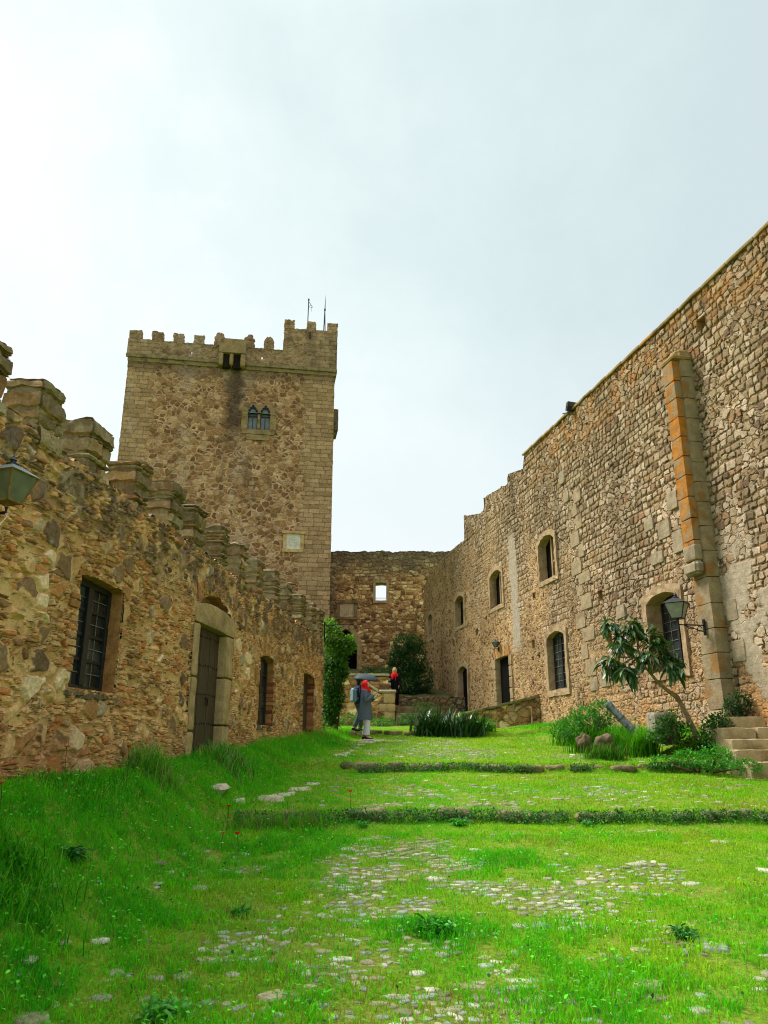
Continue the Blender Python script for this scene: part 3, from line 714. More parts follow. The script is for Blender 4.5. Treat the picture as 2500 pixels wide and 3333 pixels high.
# window with black timber casements
def casement(h, y, parent, rows, cols_lead, name='window', rail=.055, lead=True, matf='frame', matp='pane'):
    a, b, z0, z1 = h['u0'], h['u1'], h['z0'], h['z1']; mbf = MB(); c = (a+b)/2
    mbf.box((a-.02, y, z0-.01), (a+rail, y+.06, z1+.01)); mbf.box((b-rail, y, z0-.01), (b+.02, y+.06, z1+.01))
    mbf.box((a+rail, y, z1-rail-.02), (b-rail, y+.06, z1+.01)); mbf.box((a+rail, y, z0-.01), (b-rail, y+.06, z0+rail))
    mbf.box((c-.055, y-.015, z0+rail), (c+.055, y+.06, z1-rail-.02))
    for k in range(1, rows):
        zz = z0 + rail + (z1 - z0 - 2*rail) * k / rows
        mbf.box((a+rail, y+.012, zz-.018), (c-.055, y+.05, zz+.018)); mbf.box((c+.055, y+.012, zz-.018), (b-rail, y+.05, zz+.018))
    f = mbf.build(name, M[matf], parent, bevel=.004)
    p = MB()
    for (s, t) in ((a+rail, c-.055), (c+.055, b-rail)):
        for k in range(rows):
            q0 = z0 + rail + (z1-z0-2*rail)*k/rows; q1 = z0 + rail + (z1-z0-2*rail)*(k+1)/rows; e_ = random.uniform(-.004, .004)
            p.add([(s, y+.03+e_, q0), (t, y+.03-e_, q0), (t, y+.034-e_, q1), (s, y+.034+e_, q1)], [(0,1,2,3)])
    p.build('pane', M[matp], f)
    if lead:
        l = MB()
        for (s, t) in ((a+rail, c-.055), (c+.055, b-rail)):
            mmid = (s+t)/2; l.box((mmid-.004, y+.02, z0+rail), (mmid+.004, y+.026, z1-rail-.02))
            for k in range(rows):
                zz = z0 + rail + (z1-z0-2*rail)*(k+.5)/rows; l.box((s, y+.02, zz-.004), (t, y+.0262, zz+.004))
        l.build('lead_came', M['came'], f)
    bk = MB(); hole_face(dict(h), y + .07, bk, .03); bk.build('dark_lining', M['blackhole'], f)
    return f
def lead_reveal(h, w, proud, depth, nm='brick_reveal', mat='brickrev', **k): return surround(h, w, proud, depth, nm, M[mat], LW, **k)
lead_reveal(W1, .035, .012, .2, rough=.014); casement(W1, .125, LW, 4, 1)
lead_reveal(W2, .035, .012, .2, rough=.014); casement(W2, .11, LW, 4, 1, lead=False)
lead_reveal(D2, .035, .012, .2, rough=.014)

# thin brick voussoirs and red brick jambs
def brickmat():
    m = NT('old_red_brick'); P = m.obj(); o_ = m.n('NewGeometry').outputs['Random Per Island']
    col = m.ramp(o_, [(0, lin(184,138,84)), (.3, lin(198,160,104)), (.55, lin(166,120,74)), (.8, lin(210,178,124))], True)
    col = m.mix(1.0, col, m.ramp(m.noise(P, 28, 6, .7), [(.3, (.6,.58,.55,1)), (.7, (1.2,1.2,1.18,1))]), 'MULTIPLY')
    col = m.mix(m.ss(.52, .62, m.noise(P, 9, 4)), col, lin(190,150,96))
    m.bsdf(col, .92, m.bump(m.noise(P, 30, 5, .7), .02), .1); return m.m
M['brick'] = brickmat()
def brickmat2():
    m = NT('dark_red_brick'); P = m.obj(); o_ = m.n('NewGeometry').outputs['Random Per Island']
    col = m.ramp(o_, [(0, lin(146,84,54)), (.35, lin(172,118,76)), (.6, lin(118,70,46)), (.8, lin(184,138,90))], True)
    col = m.mix(1.0, col, m.ramp(m.noise(P, 28, 6, .7), [(.3, (.6,.58,.55,1)), (.7, (1.2,1.2,1.18,1))]), 'MULTIPLY')
    m.bsdf(col, .92, m.bump(m.noise(P, 30, 5, .7), .02), .1); return m.m
M['redbrick'] = brickmat2()
def voussoirs(h, n, hgt, parent, fan=.35, proud=.016, gap=.18, mat='brick', name='brick_arch', below=.0):
    a, b, s1, rise = h['u0'], h['u1'], h['z1'], h.get('rise', 0); c = (a+b)/2; hw = (b-a)/2 + .1; mb = MB()
    for k in range(n):
        t0 = -1 + 2*(k + gap*.5)/n; t1 = -1 + 2*(k+1-gap*.5)/n
        def pt(t, up): 
            x = c + t*hw; z = s1 + .012 - below - rise*t*t; ang = t*fan
            return (x + up*math.sin(ang), z + up*math.cos(ang))
        pr = proud + random.uniform(-.012, .008); hg = hgt * random.uniform(.9, 1.05)
        q = [pt(t0,0), pt(t1,0), pt(t1,hg), pt(t0,hg)]
        mb.hexa([(q[0][0],-pr,q[0][1]),(q[1][0],-pr,q[1][1]),(q[1][0],.05,q[1][1]),(q[0][0],.05,q[0][1]),
                 (q[3][0],-pr,q[3][1]),(q[2][0],-pr,q[2][1]),(q[2][0],.05,q[2][1]),(q[3][0],.05,q[3][1])])
    return mb.build(name, M[mat], parent, bevel=.006)
def flat_arch(h, rows, parent, ext=.35, sag=.1, z_off=.02):
    """courses of long thin bricks bowed over an opening"""
    a, b, s1 = h['u0']-ext*.15, h['u1']+ext, h['z1']; c = (a+b)/2; hw = (b-a)/2; mb = MB()
    for r in range(rows):
        t = -1.0 + random.uniform(0, .1); 
        while t < 1.0:
            L = random.uniform(.2, .32)/hw; t1 = min(t+L, 1.02)
            za = s1 + z_off + r*.062 + sag*(1-t*t)*.9; zb = s1 + z_off + r*.062 + sag*(1-t1*t1)*.9; pr = .018 + random.uniform(-.01,.01); g = .012
            hh = .043 + random.uniform(-.006,.006)
            xa, xb = c+t*hw+g*.5, c+t1*hw-g*.5
            mb.hexa([(xa,-pr,za),(xb,-pr,zb),(xb,.05,zb),(xa,.05,za),(xa,-pr,za+hh),(xb,-pr,zb+hh),(xb,.05,zb+hh),(xa,.05,za+hh)])
            t = t1
    return mb.build('brick_arch', M['brick'], parent, bevel=.006)
flat_arch(W1, 6, LW, .42, .13)
voussoirs(W2, 16, .26, LW, .3); voussoirs(D2, 16, .26, LW, .3)
voussoirs(D1o, 34, .24, LW, .45, below=-.01)
def brick_jamb(u, z0, z1, parent, depth=.125, wid=.24, mat='redbrick', side=1):
    mb = MB(); z = z0
    while z < z1:
        hh = random.uniform(.05, .075); wd = wid * random.uniform(.55, 1.0); pr = random.uniform(.03, .05)
        x0, x1 = (u - .012, u + wd) if side > 0 else (u - wd, u + .012)
        if random.random() < .86: mb.box((x0, -pr, z), (x1, depth, z + hh))
        z += hh + .016
    return mb.build('brick_jamb', M[mat], parent, bevel=.007)
brick_jamb(D2['u1'], 1.95, 3.2, LW); brick_jamb(W2['u1'], 2.0, 2.85, LW); brick_jamb(W1['u0'], 2.35, 3.1, LW, .1, .2, 'brick', -1)
# stone sill under the near window
b = MB()
for k in range(6):
    x = W1['u0'] - .05 + k * .19; b.rbox((x, -.035 - .012*(k%2), 2.09 + .02*math.sin(k*2)), (x + .18, .13, 2.185), .03, .016, 9, .03, k)
b.build('window_sill', M['darkst'], LW, smooth=True)
b = MB(); b.rbox((W2['u0']-.04, -.03, 1.96), (W2['u1']+.1, .3, 2.045), .05, .01, 8, .012, 3); b.build('window_sill', M['darkst'], LW, smooth=True)

# main door: stone jambs, cambered lintel, relieving arch recess, studded board leaf
J = MB(); zs = [1.15, 2.02, 2.62, 3.16, 3.40]
for side, (a, b_) in enumerate(((uL(11.12), D1['u0']), (D1['u1'], uL(13.02)))):
    for k in range(4 if side == 0 else 3):
        z0 = [1.15, 1.86, 2.62, 3.40][k] if side == 0 else [1.15, 1.98, 2.72, 3.40][k]
        z1 = ([1.86, 2.62, 3.40, 3.40][k] if side == 0 else [1.98, 2.72, 3.40, 3.40][k]) - .012
        if z1 - z0 < .1: continue
        J.rbox((a + (.02*math.sin(k*2) if side == 0 else 0), -.055, z0), (b_ + (0 if side == 0 else .03*math.sin(k*3)), .27, z1), .045, .009, 7, .014, k + side*9)
J.build('door_jamb', M['gran'], LW, smooth=True)
b = MB(); b.rbox((uL(11.10), -.06, 3.40), (uL(13.06), .27, 3.64), .05, .008, 6, .014, 4, 0, lambda p, t: Vector((p.x, p.y, p.z + (.12*(1-(2*t[0]-1)**2) if t[2] > .5 else 0))))
b.build('door_lintel', M['gran'], LW, smooth=True)
b = MB(); hole_face(D1o, .17, b, .02); b.build('arch_recess', M['reveal'], LW)
lead_reveal(D1o, .03, .01, .2, 'arch_reveal', rough=.01, sill=False)
DR = MB(); n = 6
for k in range(n):
    a = D1['u0'] + (D1['u1'] - D1['u0']) * k / n + .004; b_ = D1['u0'] + (D1['u1'] - D1['u0']) * (k+1) / n - .004
    DR.box((a, .085 + .004*(k % 2), 1.2), (b_, .13, 3.42))
dleaf = DR.build('door', M['door'], LW, bevel=.004)
S = MB()
for r in range(5):
    for k in range(n):
        for q in (.25, .75):
            x = D1['u0'] + (D1['u1'] - D1['u0']) * (k + q) / n; S.ell((x, .082, 1.55 + r * .43 + .01*math.sin(k*5)), (.014, .012, .014), 6, 4)
S.build('door_stud', M['iron'], dleaf)
S = MB(); xk = D1['u0'] + .62*(D1['u1']-D1['u0']); S.tube([(xk+.04*math.cos(t),   .062, 2.30+.055*math.sin(t)) for t in np.linspace(0, 2*math.pi, 13)], .008, 6); S.ell((xk, .072, 2.36), (.022, .02, .022), 8, 5)
S.build('door_knocker', M['iron'], dleaf)
b = MB()
for k in range(4):
    a = D2['u0'] + (D2['u1']-D2['u0'])*k/4+.003; b.box((a, .13+.004*(k%2), 1.75), (D2['u0'] + (D2['u1']-D2['u0'])*(k+1)/4-.003, .17, 3.44))
b.build('door', M['door'], LW, bevel=.004)

# ================================================================ RIGHT WALL
RW = empty('palace_wall', (9.7, 0, 0), math.atan2(-1, .195), 'tall tan rubble wall with two rows of arched openings, right of the lawn', 'wall')
def Rh(y0, y1, z0, z1, rise): return dict(u0=uR(y1), u1=uR(y0), z0=z0, z1=z1, rise=rise)
RH = dict(w1=Rh(22.86,24.08,6.69,8.08,.2), w2=Rh(27.6,28.9,6.69,8.04,.2), w3=Rh(32.3,33.6,6.69,7.98,.2), w4=Rh(37.55,38.3,6.88,8.05,.2),
          r1=Rh(16.65,17.95,3.28,5.02,.16), r2=Rh(22.6,23.85,3.31,5.02,.16), dr=Rh(27.2,28.6,3.0,4.80,.03), d2=Rh(32.1,33.45,2.9,4.96,.2), r5=Rh(37.5,38.3,3.6,5.46,.25))
def rtop(u):
    Y = -u / NR
    z = np.interp(Y, [11,12.3,16.7,24.93,24.97,25.3,26.5,26.6,29.25,29.32,29.7,31.9,31.97,35.2,39.2], [11.09,11.09,11.15,11.36,10.95,10.97,11.27,10.92,11.26,10.73,10.75,11.28,10.25,10.34,9.74])
    if Y > 25: z += .07 * mn.noise(Vector((Y * 3, 0, 1)))
    return float(z)
near = [RH['r1']]; far = [RH[k] for k in ('w1','w2','w3','w4','r2','dr','d2','r5')]
# a putlog hole high up and a few low on the rendered part are real recesses
PUT = [Rh(14.5,14.78,10.28,10.52,0), Rh(20.1,20.32,5.42,5.66,0), Rh(19.75,19.97,4.2,4.44,0), Rh(24.9,25.07,4.75,5.0,0), Rh(30.6,30.85,6.0,6.22,0), Rh(24.6,24.8,6.3,6.5,0), Rh(33.9,34.15,6.0,6.25,0)]
parts = [wall_grid(uR(22), uR(7.5), .3, rtop, .042, near + PUT[:3]), wall_grid(uR(39.2), uR(22), 1.4, rtop, .055, far + PUT[3:])]
tv, tp = wall_grid(uR(39.2), uR(7.5), 9.5, rtop, .12, thick=.9)
ev, ep = wall_grid(0, 1.0, 1.4, lambda u: rtop(uR(39.2)), .06)
ev = np.stack([np.full(len(ev), uR(39.2)), 1.0 - ev[:,0], ev[:,2]], -1)
V, P_ = joined(parts + [(tv, tp[1:2]), (ev, ep), back_face(uR(39.2), uR(7.5), 1.4, rtop, 1.0)])
link('wall', fast_mesh('wall', V, P_), M['right'], RW)
b = MB()
for h in PUT: 
    hole_face(h, .3, b, .03); q = opening_loop(h, 2, .01); N = len(q)
    b.add([(p[0], -.01, p[1]) for p in q] + [(p[0], .31, p[1]) for p in q], [(j, (j+1)%N, N+(j+1)%N, N+j) for j in range(N)])
b.build('putlog_hole', M['reveal'], RW)

for k in ('w1','w2','w3','w4'):
    h = RH[k]; f = surround(h, .15, .04, .42, 'window', M['plaster'], RW, rough=.028)
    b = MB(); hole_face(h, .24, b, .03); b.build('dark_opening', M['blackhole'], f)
    s = MB(); um = h['u0'] + .42*(h['u1']-h['u0']); s.box((um, .17, h['z0']-.02), (um+.09, .235, h['z1']-.06)); s.box((um+.09, .19, h['z0']+.55), (h['u1']+.01, .225, h['z0']+.60))
    s.build('mullion', M['reveal'], f)
h = RH['r5']; f = surround(h, .12, .05, .22, 'niche', M['plaster'], RW, rough=.012); b = MB(); hole_face(h, .16, b, .03); b.build('blocking', M['reveal'], f)
for k in ('r1', 'r2'):
    h = RH[k]; f = surround(h, .18, .045, .5, 'window', M['plaster'], RW, rough=.028)
    g = dict(h); g['u0'] = h['u0'] + .02; g['u1'] = h['u1'] - .02; c_ = .16 if k == 'r2' else .33
    fr = MB(); a, b2, z0, z1 = g['u0'], g['u1'], h['z0'], h['z1']
    fr.box((a, c_, z0), (a+.06, c_+.05, z1-.05)); fr.box((b2-.06, c_, z0), (b2, c_+.05, z1-.05)); fr.box((a+.06, c_, z0), (b2-.06, c_+.05, z0+.06)); fr.box((a+.06, c_, z1-.16), (b2-.06, c_+.05, z1-.02))
    m_ = (a+b2)/2; fr.box((m_-.03, c_-.01, z0+.06), (m_+.03, c_+.05, z1-.16))
    fr.build('window_frame', M['frame'], f, bevel=.004)
    l = MB()
    for q in range(1, 4): x = a+.06+(m_-.09-a)*q/4 if False else a + (b2-a)*q/4; l.box((x-.006, c_+.012, z0+.06), (x+.006, c_+.02, z1-.16))
    for q in range(1, 7): zz = z0+.06+(z1-z0-.22)*q/7; l.box((a+.06, c_+.010, zz-.006), (b2-.06, c_+.0185, zz+.006))
    l.build('glazing_bar', M['came'], f)
    p = MB(); p.add([(a, c_+.03, z0), (b2, c_+.03, z0), (b2, c_+.03, z1), (a, c_+.03, z1)], [(0,1,2,3)]); p.build('pane', M['pane'], f)
h = RH['d2']; f = surround(h, .16, .045, .5, 'doorway', M['plaster'], RW, rough=.012, sill=False)
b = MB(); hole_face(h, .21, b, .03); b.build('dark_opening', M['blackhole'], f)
h = RH['dr']; f = surround(h, .04, .02, .6, 'doorway', M['reveal'], RW, rough=.012, sill=False)
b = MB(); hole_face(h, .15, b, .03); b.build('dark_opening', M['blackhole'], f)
J = MB()
for a, b_ in ((h['u0']-.26, h['u0']+.01), (h['u1']-.01, h['u1']+.28)):
    z = 2.9
    for k in range(5): J.rbox((a, -.06, z), (b_, .145, z+.37), .06, .008, 6, .012, k); z += .38
J.build('door_jamb', M['plaster'], RW, smooth=True)
voussoirs(h, 18, .36, RW, .5, .03, .2, 'brick')

# coping slab along the top, only where the wall is level
b = MB(); Ys = list(np.arange(7.5, 24.94, .87)) + [24.94]
for i in range(len(Ys) - 1):
    a, c_ = uR(Ys[i+1]) + .008, uR(Ys[i]) - .004
    b.rbox((a, -.06, rtop((a+c_)/2) + .0), (c_, .95, rtop((a+c_)/2) + .07), .16, .012, 3, .012, i)
b.build('coping', M['coping'], RW, smooth=True)
# column of grey dressed blocks between the two builds
b = MB(); z = 3.5; k = 0
while z < 8.6:
    hh = .30 + .2 * random.random(); wd = .34 + .45 * random.random(); yc = 21.15 + .5*wd*(1 if k % 2 else -.35)
    b.rbox((uR(yc + wd/2), -.022 - .01*random.random(), z), (uR(yc - wd/2), .05, z + hh - .012), .09, .010, 6, .012, k); z += hh; k += 1
b.build('dressed_quoin', M['grey'], RW, smooth=True)
# other dressed blocks let into the rubble
b = MB()
for k, (Y, zz, wd, hh) in enumerate([(20.3,3.15,.55,.5),(20.95,3.1,.5,.42),(19.2,4.75,.45,.4),(16.9,6.2,.5,.5),(17.5,6.55,.4,.36),(16.45,6.75,.42,.5),(16.4,5.75,.4,.6),(17.3,5.7,.55,.34),(14.9,4.0,.35,.5),(14.85,3.2,.4,.5),(22.0,9.3,.35,.5),(21.8,8.65,.4,.4)]):
    b.rbox((uR(Y+wd/2), -.03, zz), (uR(Y-wd/2), .05, zz+hh*.85), .09, .012, 6, .016, k+40)
b.build('dressed_block', M['greyl'], RW, smooth=True)
# buttress: plinth, lower shaft, upper lichen-covered shaft on a corbel, cap
bt = MB(); z = 2.35; k = 0
def hz(z): return .36
while z < 9.9:
    hh = .42 + .16 * random.random(); hh = min(hh, 9.95 - z + .01)
    if hh < .1: break
    bt.rbox((uR(15.66), -.265, z), (uR(15.15), .05, z + hh - .006), .08, .007, 4, .006, k); z += hh; k += 1
butt = bt.build('buttress', M['butt'], RW, smooth=True)
b = MB(); b.rbox((uR(15.78), -.36, 1.75), (uR(15.02), .05, 2.05), .08, .012, 5, .02, 5); b.rbox((uR(15.72), -.31, 2.06), (uR(15.08), .05, 2.34), .08, .012, 5, .03, 6); b.build('plinth', M['grey'], butt, smooth=True)
b = MB(); z = 5.28; k = 0
while z < 9.75:
    hh = .40 + .1 * random.random()
    b.rbox((uR(15.60), -.43, z), (uR(15.22), -.255, z + hh - .006), .06, .008, 4, .008, k + 30); z += hh; k += 1
    if k == 2: zsplit = z
b.build('upper_shaft', M['buttor'], butt, smooth=True)
b = MB(); b.rbox((uR(15.66), -.47, 5.0), (uR(15.18), -.255, 5.27), .05, .01, 5, .05, 3); b.rbox((uR(15.62), -.45, 5.29), (uR(15.20), -.262, 5.62), .05, .006, 5, .02, 4); b.build('corbel', M['greyl'], butt, smooth=True)
b = MB(); b.rbox((uR(15.66), -.46, z), (uR(15.12), .05, z + .10), .06, .012, 5, .02, 2); b.rbox((uR(15.60), -.30, z + .10), (uR(15.20), .05, z + .30), .06, .012, 5, .05, 7); b.build('cap', M['coping'], butt, smooth=True)

# ================================================================ TOWER
TW = empty('castle_tower', (-13.35, 36, 0), rad(9), 'tall square stone keep with battlements behind the crenellated wall', 'tower')
WT = 10.8
TWIN = [dict(u0=6.31,u1=6.80,z0=17.6,z1=18.72,rise=.22), dict(u0=6.95,u1=7.44,z0=17.6,z1=18.72,rise=.22)]
f1 = wall_grid(0, WT, 1.5, lambda u: 21.3, .075, [dict(u0=6.31,u1=7.44,z0=17.6,z1=18.75,rise=0)])
def side(u, fl):
    v, p = wall_grid(0, WT, 1.5, lambda q: 21.3, .15); v = np.stack([np.full(len(v), u), v[:,0] if not fl else WT - v[:,0], v[:,2]], -1); return v, p
bkv, bkp = wall_grid(0, WT, 1.5, lambda q: 21.3, .3); bkv = np.stack([WT - bkv[:,0], np.full(len(bkv), WT), bkv[:,2]], -1)
V, P_ = joined([f1, side(WT, False), side(0, True), (bkv, bkp)])
link('wall', fast_mesh('wall', V, P_), M['tower'], TW)
# parapet ring, overhanging on a small string course
PO = .10
def ptop(u):
    z = 22.29
    if u > 7.97: z = 23.66
    return z
pv = [wall_grid(-PO, WT + PO, 21.3, ptop, .07, [dict(u0=3.02,u1=3.10,z0=21.62,z1=21.78,rise=0), dict(u0=3.14,u1=3.21,z0=21.6,z1=21.76,rise=0), dict(u0=6.84,u1=6.91,z0=21.65,z1=21.76,rise=0)], y=-PO)]
pb = wall_grid(-PO, WT + PO, 21.3, ptop, .07, [dict(u0=3.00,u1=3.10,z0=21.6,z1=21.95,rise=0), dict(u0=3.14,u1=3.23,z0=21.6,z1=21.95,rise=0), dict(u0=6.83,u1=6.93,z0=21.6,z1=21.95,rise=0)], y=.3, flip=True)
pt_ = wall_grid(-PO, WT + PO, 21.3, ptop, .07, y=-PO, thick=.4); pt_ = (pt_[0], pt_[1][1:])
def pside(u0, u1, y0, y1, zt, res=.1):
    b = MB(); b.rbox((u0, y0, 21.3), (u1, y1, zt), res, .02, 2, .02); return np.array([tuple(p) for p in b.v]), [np.array(b.f)]
V, P_ = joined([pv[0], pb, pt_, pside(-PO, .3, .3, WT + PO, 22.29, .2), pside(WT - .3, WT + PO, .3, 3.2, 23.66, .12), pside(WT - .3, WT + PO, 3.2, WT + PO, 22.29, .2), pside(.3, WT - .3, WT - .3, WT + PO, 22.29, .25), pside(7.97, WT-.3, 2.9, 3.2, 23.66, .2), pside(7.97, 8.27, .3, 2.9, 23.66, .2)])
link('parapet', fast_mesh('parapet', V, P_), M['tower'], TW)
b = MB(); b.rbox((-PO-.04, -PO-.04, 21.22), (4.62, -.0, 21.40), .12, .015, 3, .012); b.rbox((6.02, -PO-.04, 21.18), (WT+PO+.03, 0.0, 21.36), .12, .015, 3, .012, 5); b.rbox((WT, 0, 21.2), (WT+PO+.03, 5, 21.36), .2, .01, 3, .012)
b.rbox((-.055, -.055, 21.0), (4.7, 0, 21.21), .15, .02, 3, .02); b.rbox((6.0, -.05, 20.98), (WT+.05, 0, 21.17), .15, .02, 3, .02, 3)
b.build('string_course', M['darkgran'], TW, smooth=True)
def merlon(u0, u1, z0, z1, peak=0, parent=TW, y0=-PO, y1=.3, seed=0):
    b = MB()
    def sh(p, t):
        k = max(0, (t[2] - .62) / .38)
        if peak: p.x = (u0+u1)/2 + (p.x - (u0+u1)/2) * (1 - .62*k**1.2) if k > 0 else p.x; p.y = (y0+y1)/2 + (p.y-(y0+y1)/2)*(1-.5*k)
        p += mn.noise_vector(p * 3 + Vector((seed*5, 0, 0))) * .035; return p
    b.rbox((u0, y0, z0), (u1, y1, z1), .055, .0, 3, .02, seed, 0, sh); return b.build('merlon', M['tower'], parent, smooth=True, sharp=False)
for i, (a, c_) in enumerate([(-.10,.57),(1.06,1.68),(2.15,2.74),(3.22,3.80)]): merlon(a, c_, 22.2, 22.83, seed=i)
for i, (a, c_) in enumerate([(4.29,4.90),(5.85,6.45),(6.91,7.49)]): merlon(a, c_, 22.2, 23.12, 1, seed=i+7)
for i, (a, c_) in enumerate([(7.97,8.56),(9.21,9.73),(10.36,10.91)]): merlon(a, c_, 23.6, 24.21, seed=i+12)
for i in range(6): b_ = merlon(-PO, .3, 22.2, 22.83, y0=2.0 + i*1.6, y1=2.6 + i*1.6, seed=i+20)
# machicolated box over the face
mc = MB(); mc.rbox((4.63, -.52, 21.66), (6.01, -.1, 22.5), .08, .012, 4, .015); mc.rbox((4.63, -.52, 20.95), (4.86, -.02, 21.66), .07, .012, 4, .03, 1); mc.rbox((5.19, -.52, 21.0), (5.39, -.02, 21.66), .07, .02, 4, .05, 2); mc.rbox((5.76, -.52, 20.95), (6.01, -.02, 21.66), .07, .012, 4, .03, 3)
mco = mc.build('machicolation', M['darkgran2'], TW, smooth=True)
b = MB(); b.box((4.84, -.30, 20.9), (5.21, -.06, 21.665)); b.box((5.37, -.30, 20.9), (5.78, -.06, 21.665)); b.build('dark_slot', M['slotdark'], mco)
# twin pointed windows with cusped dark heads
fr = MB()
fr.rbox((5.98, -.05, 17.55), (6.31, .3, 18.5), .1, .008, 5, .01); fr.rbox((7.44, -.05, 17.55), (7.78, .3, 18.5), .1, .008, 5, .01, 1); fr.rbox((6.805, -.07, 17.6), (6.945, .2, 18.45), .05, .006, 5, .02, 2)
fr.rbox((6.05, -.05, 18.50), (7.70, -.012, 19.02), .1, .008, 5, .01, 3); fr.rbox((6.02, -.06, 17.30), (7.72, .3, 17.56), .1, .008, 5, .01, 4); fr.rbox((6.25, -.05, 16.98), (7.48, -.005, 17.28), .1, .01, 5, .012, 5)
fr.rbox((6.0, -.09, 18.38), (6.30, -.02, 18.5), .06, .006, 5, .01, 6); fr.rbox((7.45, -.09, 18.42), (7.76, -.02, 18.54), .06, .006, 5, .01, 7)
win = fr.build('window', M['darkgran2'], TW, smooth=True)
for h in TWIN:
    c_ = (h['u0']+h['u1'])/2; t = MB()
    for k in range(7):
        a = math.pi * (k / 6); t.lathe([(.001, 0), (.062, .0), (.062, .05), (.001, .05)], (0, 0, 0), 10)
        n_ = 40; cx, cz = c_ + .205*math.cos(a)*1.05, 18.42 + .36*math.sin(a)
        for q in range(len(t.v) - n_, len(t.v)): x, y, z = t.v[q]; t.v[q] = (cx + x, -.056 - z - .02, cz + y)
    t.lathe([(.001, 0), (.07, 0), (.07, .05), (.001, .05)], (0, 0, 0), 10)
    for q in range(len(t.v) - 40, len(t.v)): x, y, z = t.v[q]; t.v[q] = (c_ + x, -.078 - z, 18.86 + y)
    t.build('cusped_head', M['iron'], win)
    p = MB(); p.add([(h['u0'], .10, 17.56), (h['u1'], .10, 17.56), (h['u1'], .10, 18.5), (h['u0'], .10, 18.5)], [(0,1,2,3)]); p.build('pane', M['panegrey'], win)
    q = MB(); q.box((c_-.018, .07, 17.56), (c_+.018, .095, 18.36)); q.box((h['u0'], .06, 18.30), (h['u1'], .096, 18.37)); q.box((h['u0'], .06, 17.56), (h['u0']+.03, .096, 18.3)); q.box((h['u1']-.03, .06, 17.56), (h['u1'], .096, 18.3)); q.build('window_bar', M['frame'], win)
    d_ = MB(); pts = [(h['u0']+.03, 18.48), (h['u1']-.03, 18.48), (c_+.14, 18.66), (c_, 18.80), (c_-.14, 18.66)]; d_.add([(p_[0], -.058, p_[1]) for p_ in pts], [(0,1,2,3,4)]); d_.build('arched_light', M['panegrey'], win)
# framed marble coat of arms
fr = MB(); fr.rbox((8.34, -.09, 11.05), (9.42, .0, 11.22), .06, .006, 6, .008); fr.rbox((8.38, -.07, 11.23), (8.55, .0, 12.0), .06, .006, 6, .008, 1); fr.rbox((9.25, -.07, 11.23), (9.42, .0, 12.0), .06, .006, 6, .008, 2); fr.rbox((8.30, -.14, 12.0), (9.48, .0, 12.14), .06, .006, 6, .008, 3)
pl = fr.build('coat_of_arms', M['granwarm'], TW, smooth=True)
b = MB(); b.box((8.55, -.035, 11.22), (9.25, -.002, 12.0)); b.build('marble_panel', M['marble'], pl)
def shield(mb, c, y, sx, sz, r=.014, lobes=True):
    pts = [(c[0] + sx*math.cos(t), y, c[1] + sz*math.sin(t)) for t in np.linspace(0, 2*math.pi, 25)]; mb.tube(pts, r, 6)
    mb.tube([(c[0], y, c[1]+sz), (c[0], y, c[1]-sz)], r*.8, 6); mb.tube([(c[0]-sx, y, c[1]), (c[0]+sx, y, c[1])], r*.6, 6)
    for s in (-1, 1):
        mb.tube([(c[0]+s*sx*1.0, y, c[1]+sz*.75), (c[0]+s*sx*1.35, y, c[1]+sz*.55), (c[0]+s*sx*1.65, y, c[1]), (c[0]+s*sx*1.3, y, c[1]-sz*.15), (c[0]+s*sx*1.45, y, c[1]-sz*.6), (c[0]+s*sx*.6, y, c[1]-sz*1.3)], r, 6)
        mb.tube([(c[0]+s*sx*1.2, y, c[1]+sz*1.2), (c[0]+s*sx*.6, y, c[1]+sz*1.35), (c[0], y, c[1]+sz*1.55)], r, 6)
b = MB(); shield(b, (8.9, 11.58), -.04, .15, .18, .022); b.build('carved_shield', M['marble'], pl)
# small stone box on the right flank
b = MB(); b.rbox((WT, 1.2, 18.35), (WT+.36, 2.6, 19.62), .12, .012, 4, .015); b.rbox((WT, 1.3, 18.1), (WT+.22, 2.5, 18.35), .1, .015, 4, .05, 2); b.build('bartizan', M['darkst'], TW, smooth=True)
b = MB(); b.box((9.37, -PO-.085, 23.05), (9.42, -PO-.03, 23.45)); b.build('arrow_slit', M['blackhole'], TW)

# antennas on the turret roof
def world(fr, p): return fr.matrix_basis @ Vector(p)
def mast(loc_u, loc_y, zb, build, label):
    t = empty('antenna_mast', world(TW, (loc_u, loc_y, zb)), rad(9), label, 'antenna'); build(t); return t
roof = MB(); roof.box((8.25, .28, 23.0), (WT-.28, 2.95, 23.1)); roof.build('roof_slab', M['darkst'], TW)
roof = MB(); roof.box((.28, .28, 21.5), (WT-.28, WT-.28, 21.6)); roof.build('roof_slab', M['darkst'], TW)
def m1(t):
    b = MB(); b.tube([(0,0,0),(.03,0,3.05)], .028, 8); b.ell((.03,0,3.05), (.05,.05,.10), 8, 6); b.build('pole', M['steel'], t)
    b = MB(); b.tube([(.03,0,2.95),(.17,0,2.72)], .016, 6); b.tube([(.17+.1*math.cos(q), 0, 2.62+.07*math.sin(q)) for q in np.linspace(0, 2*math.pi, 13)], .009, 5); b.tube([(.2,0,2.72),(.2,0,2.3)], .008, 5); b.build('aerial', M['steel'], t)
    b = MB(); b.tube([(-.12,0,1.1),(.3,0,1.17)], .018, 6); b.ell((.32,0,1.17), (.05,.03,.03), 6, 5); b.tube([(-.12,0,1.22),(-.12,0,1.02)], .01, 5); b.build('bracket', M['steel'], t)
mast(9.28, .9, 23.1, m1, 'dark mast with small looped aerial rising behind the middle turret merlon')
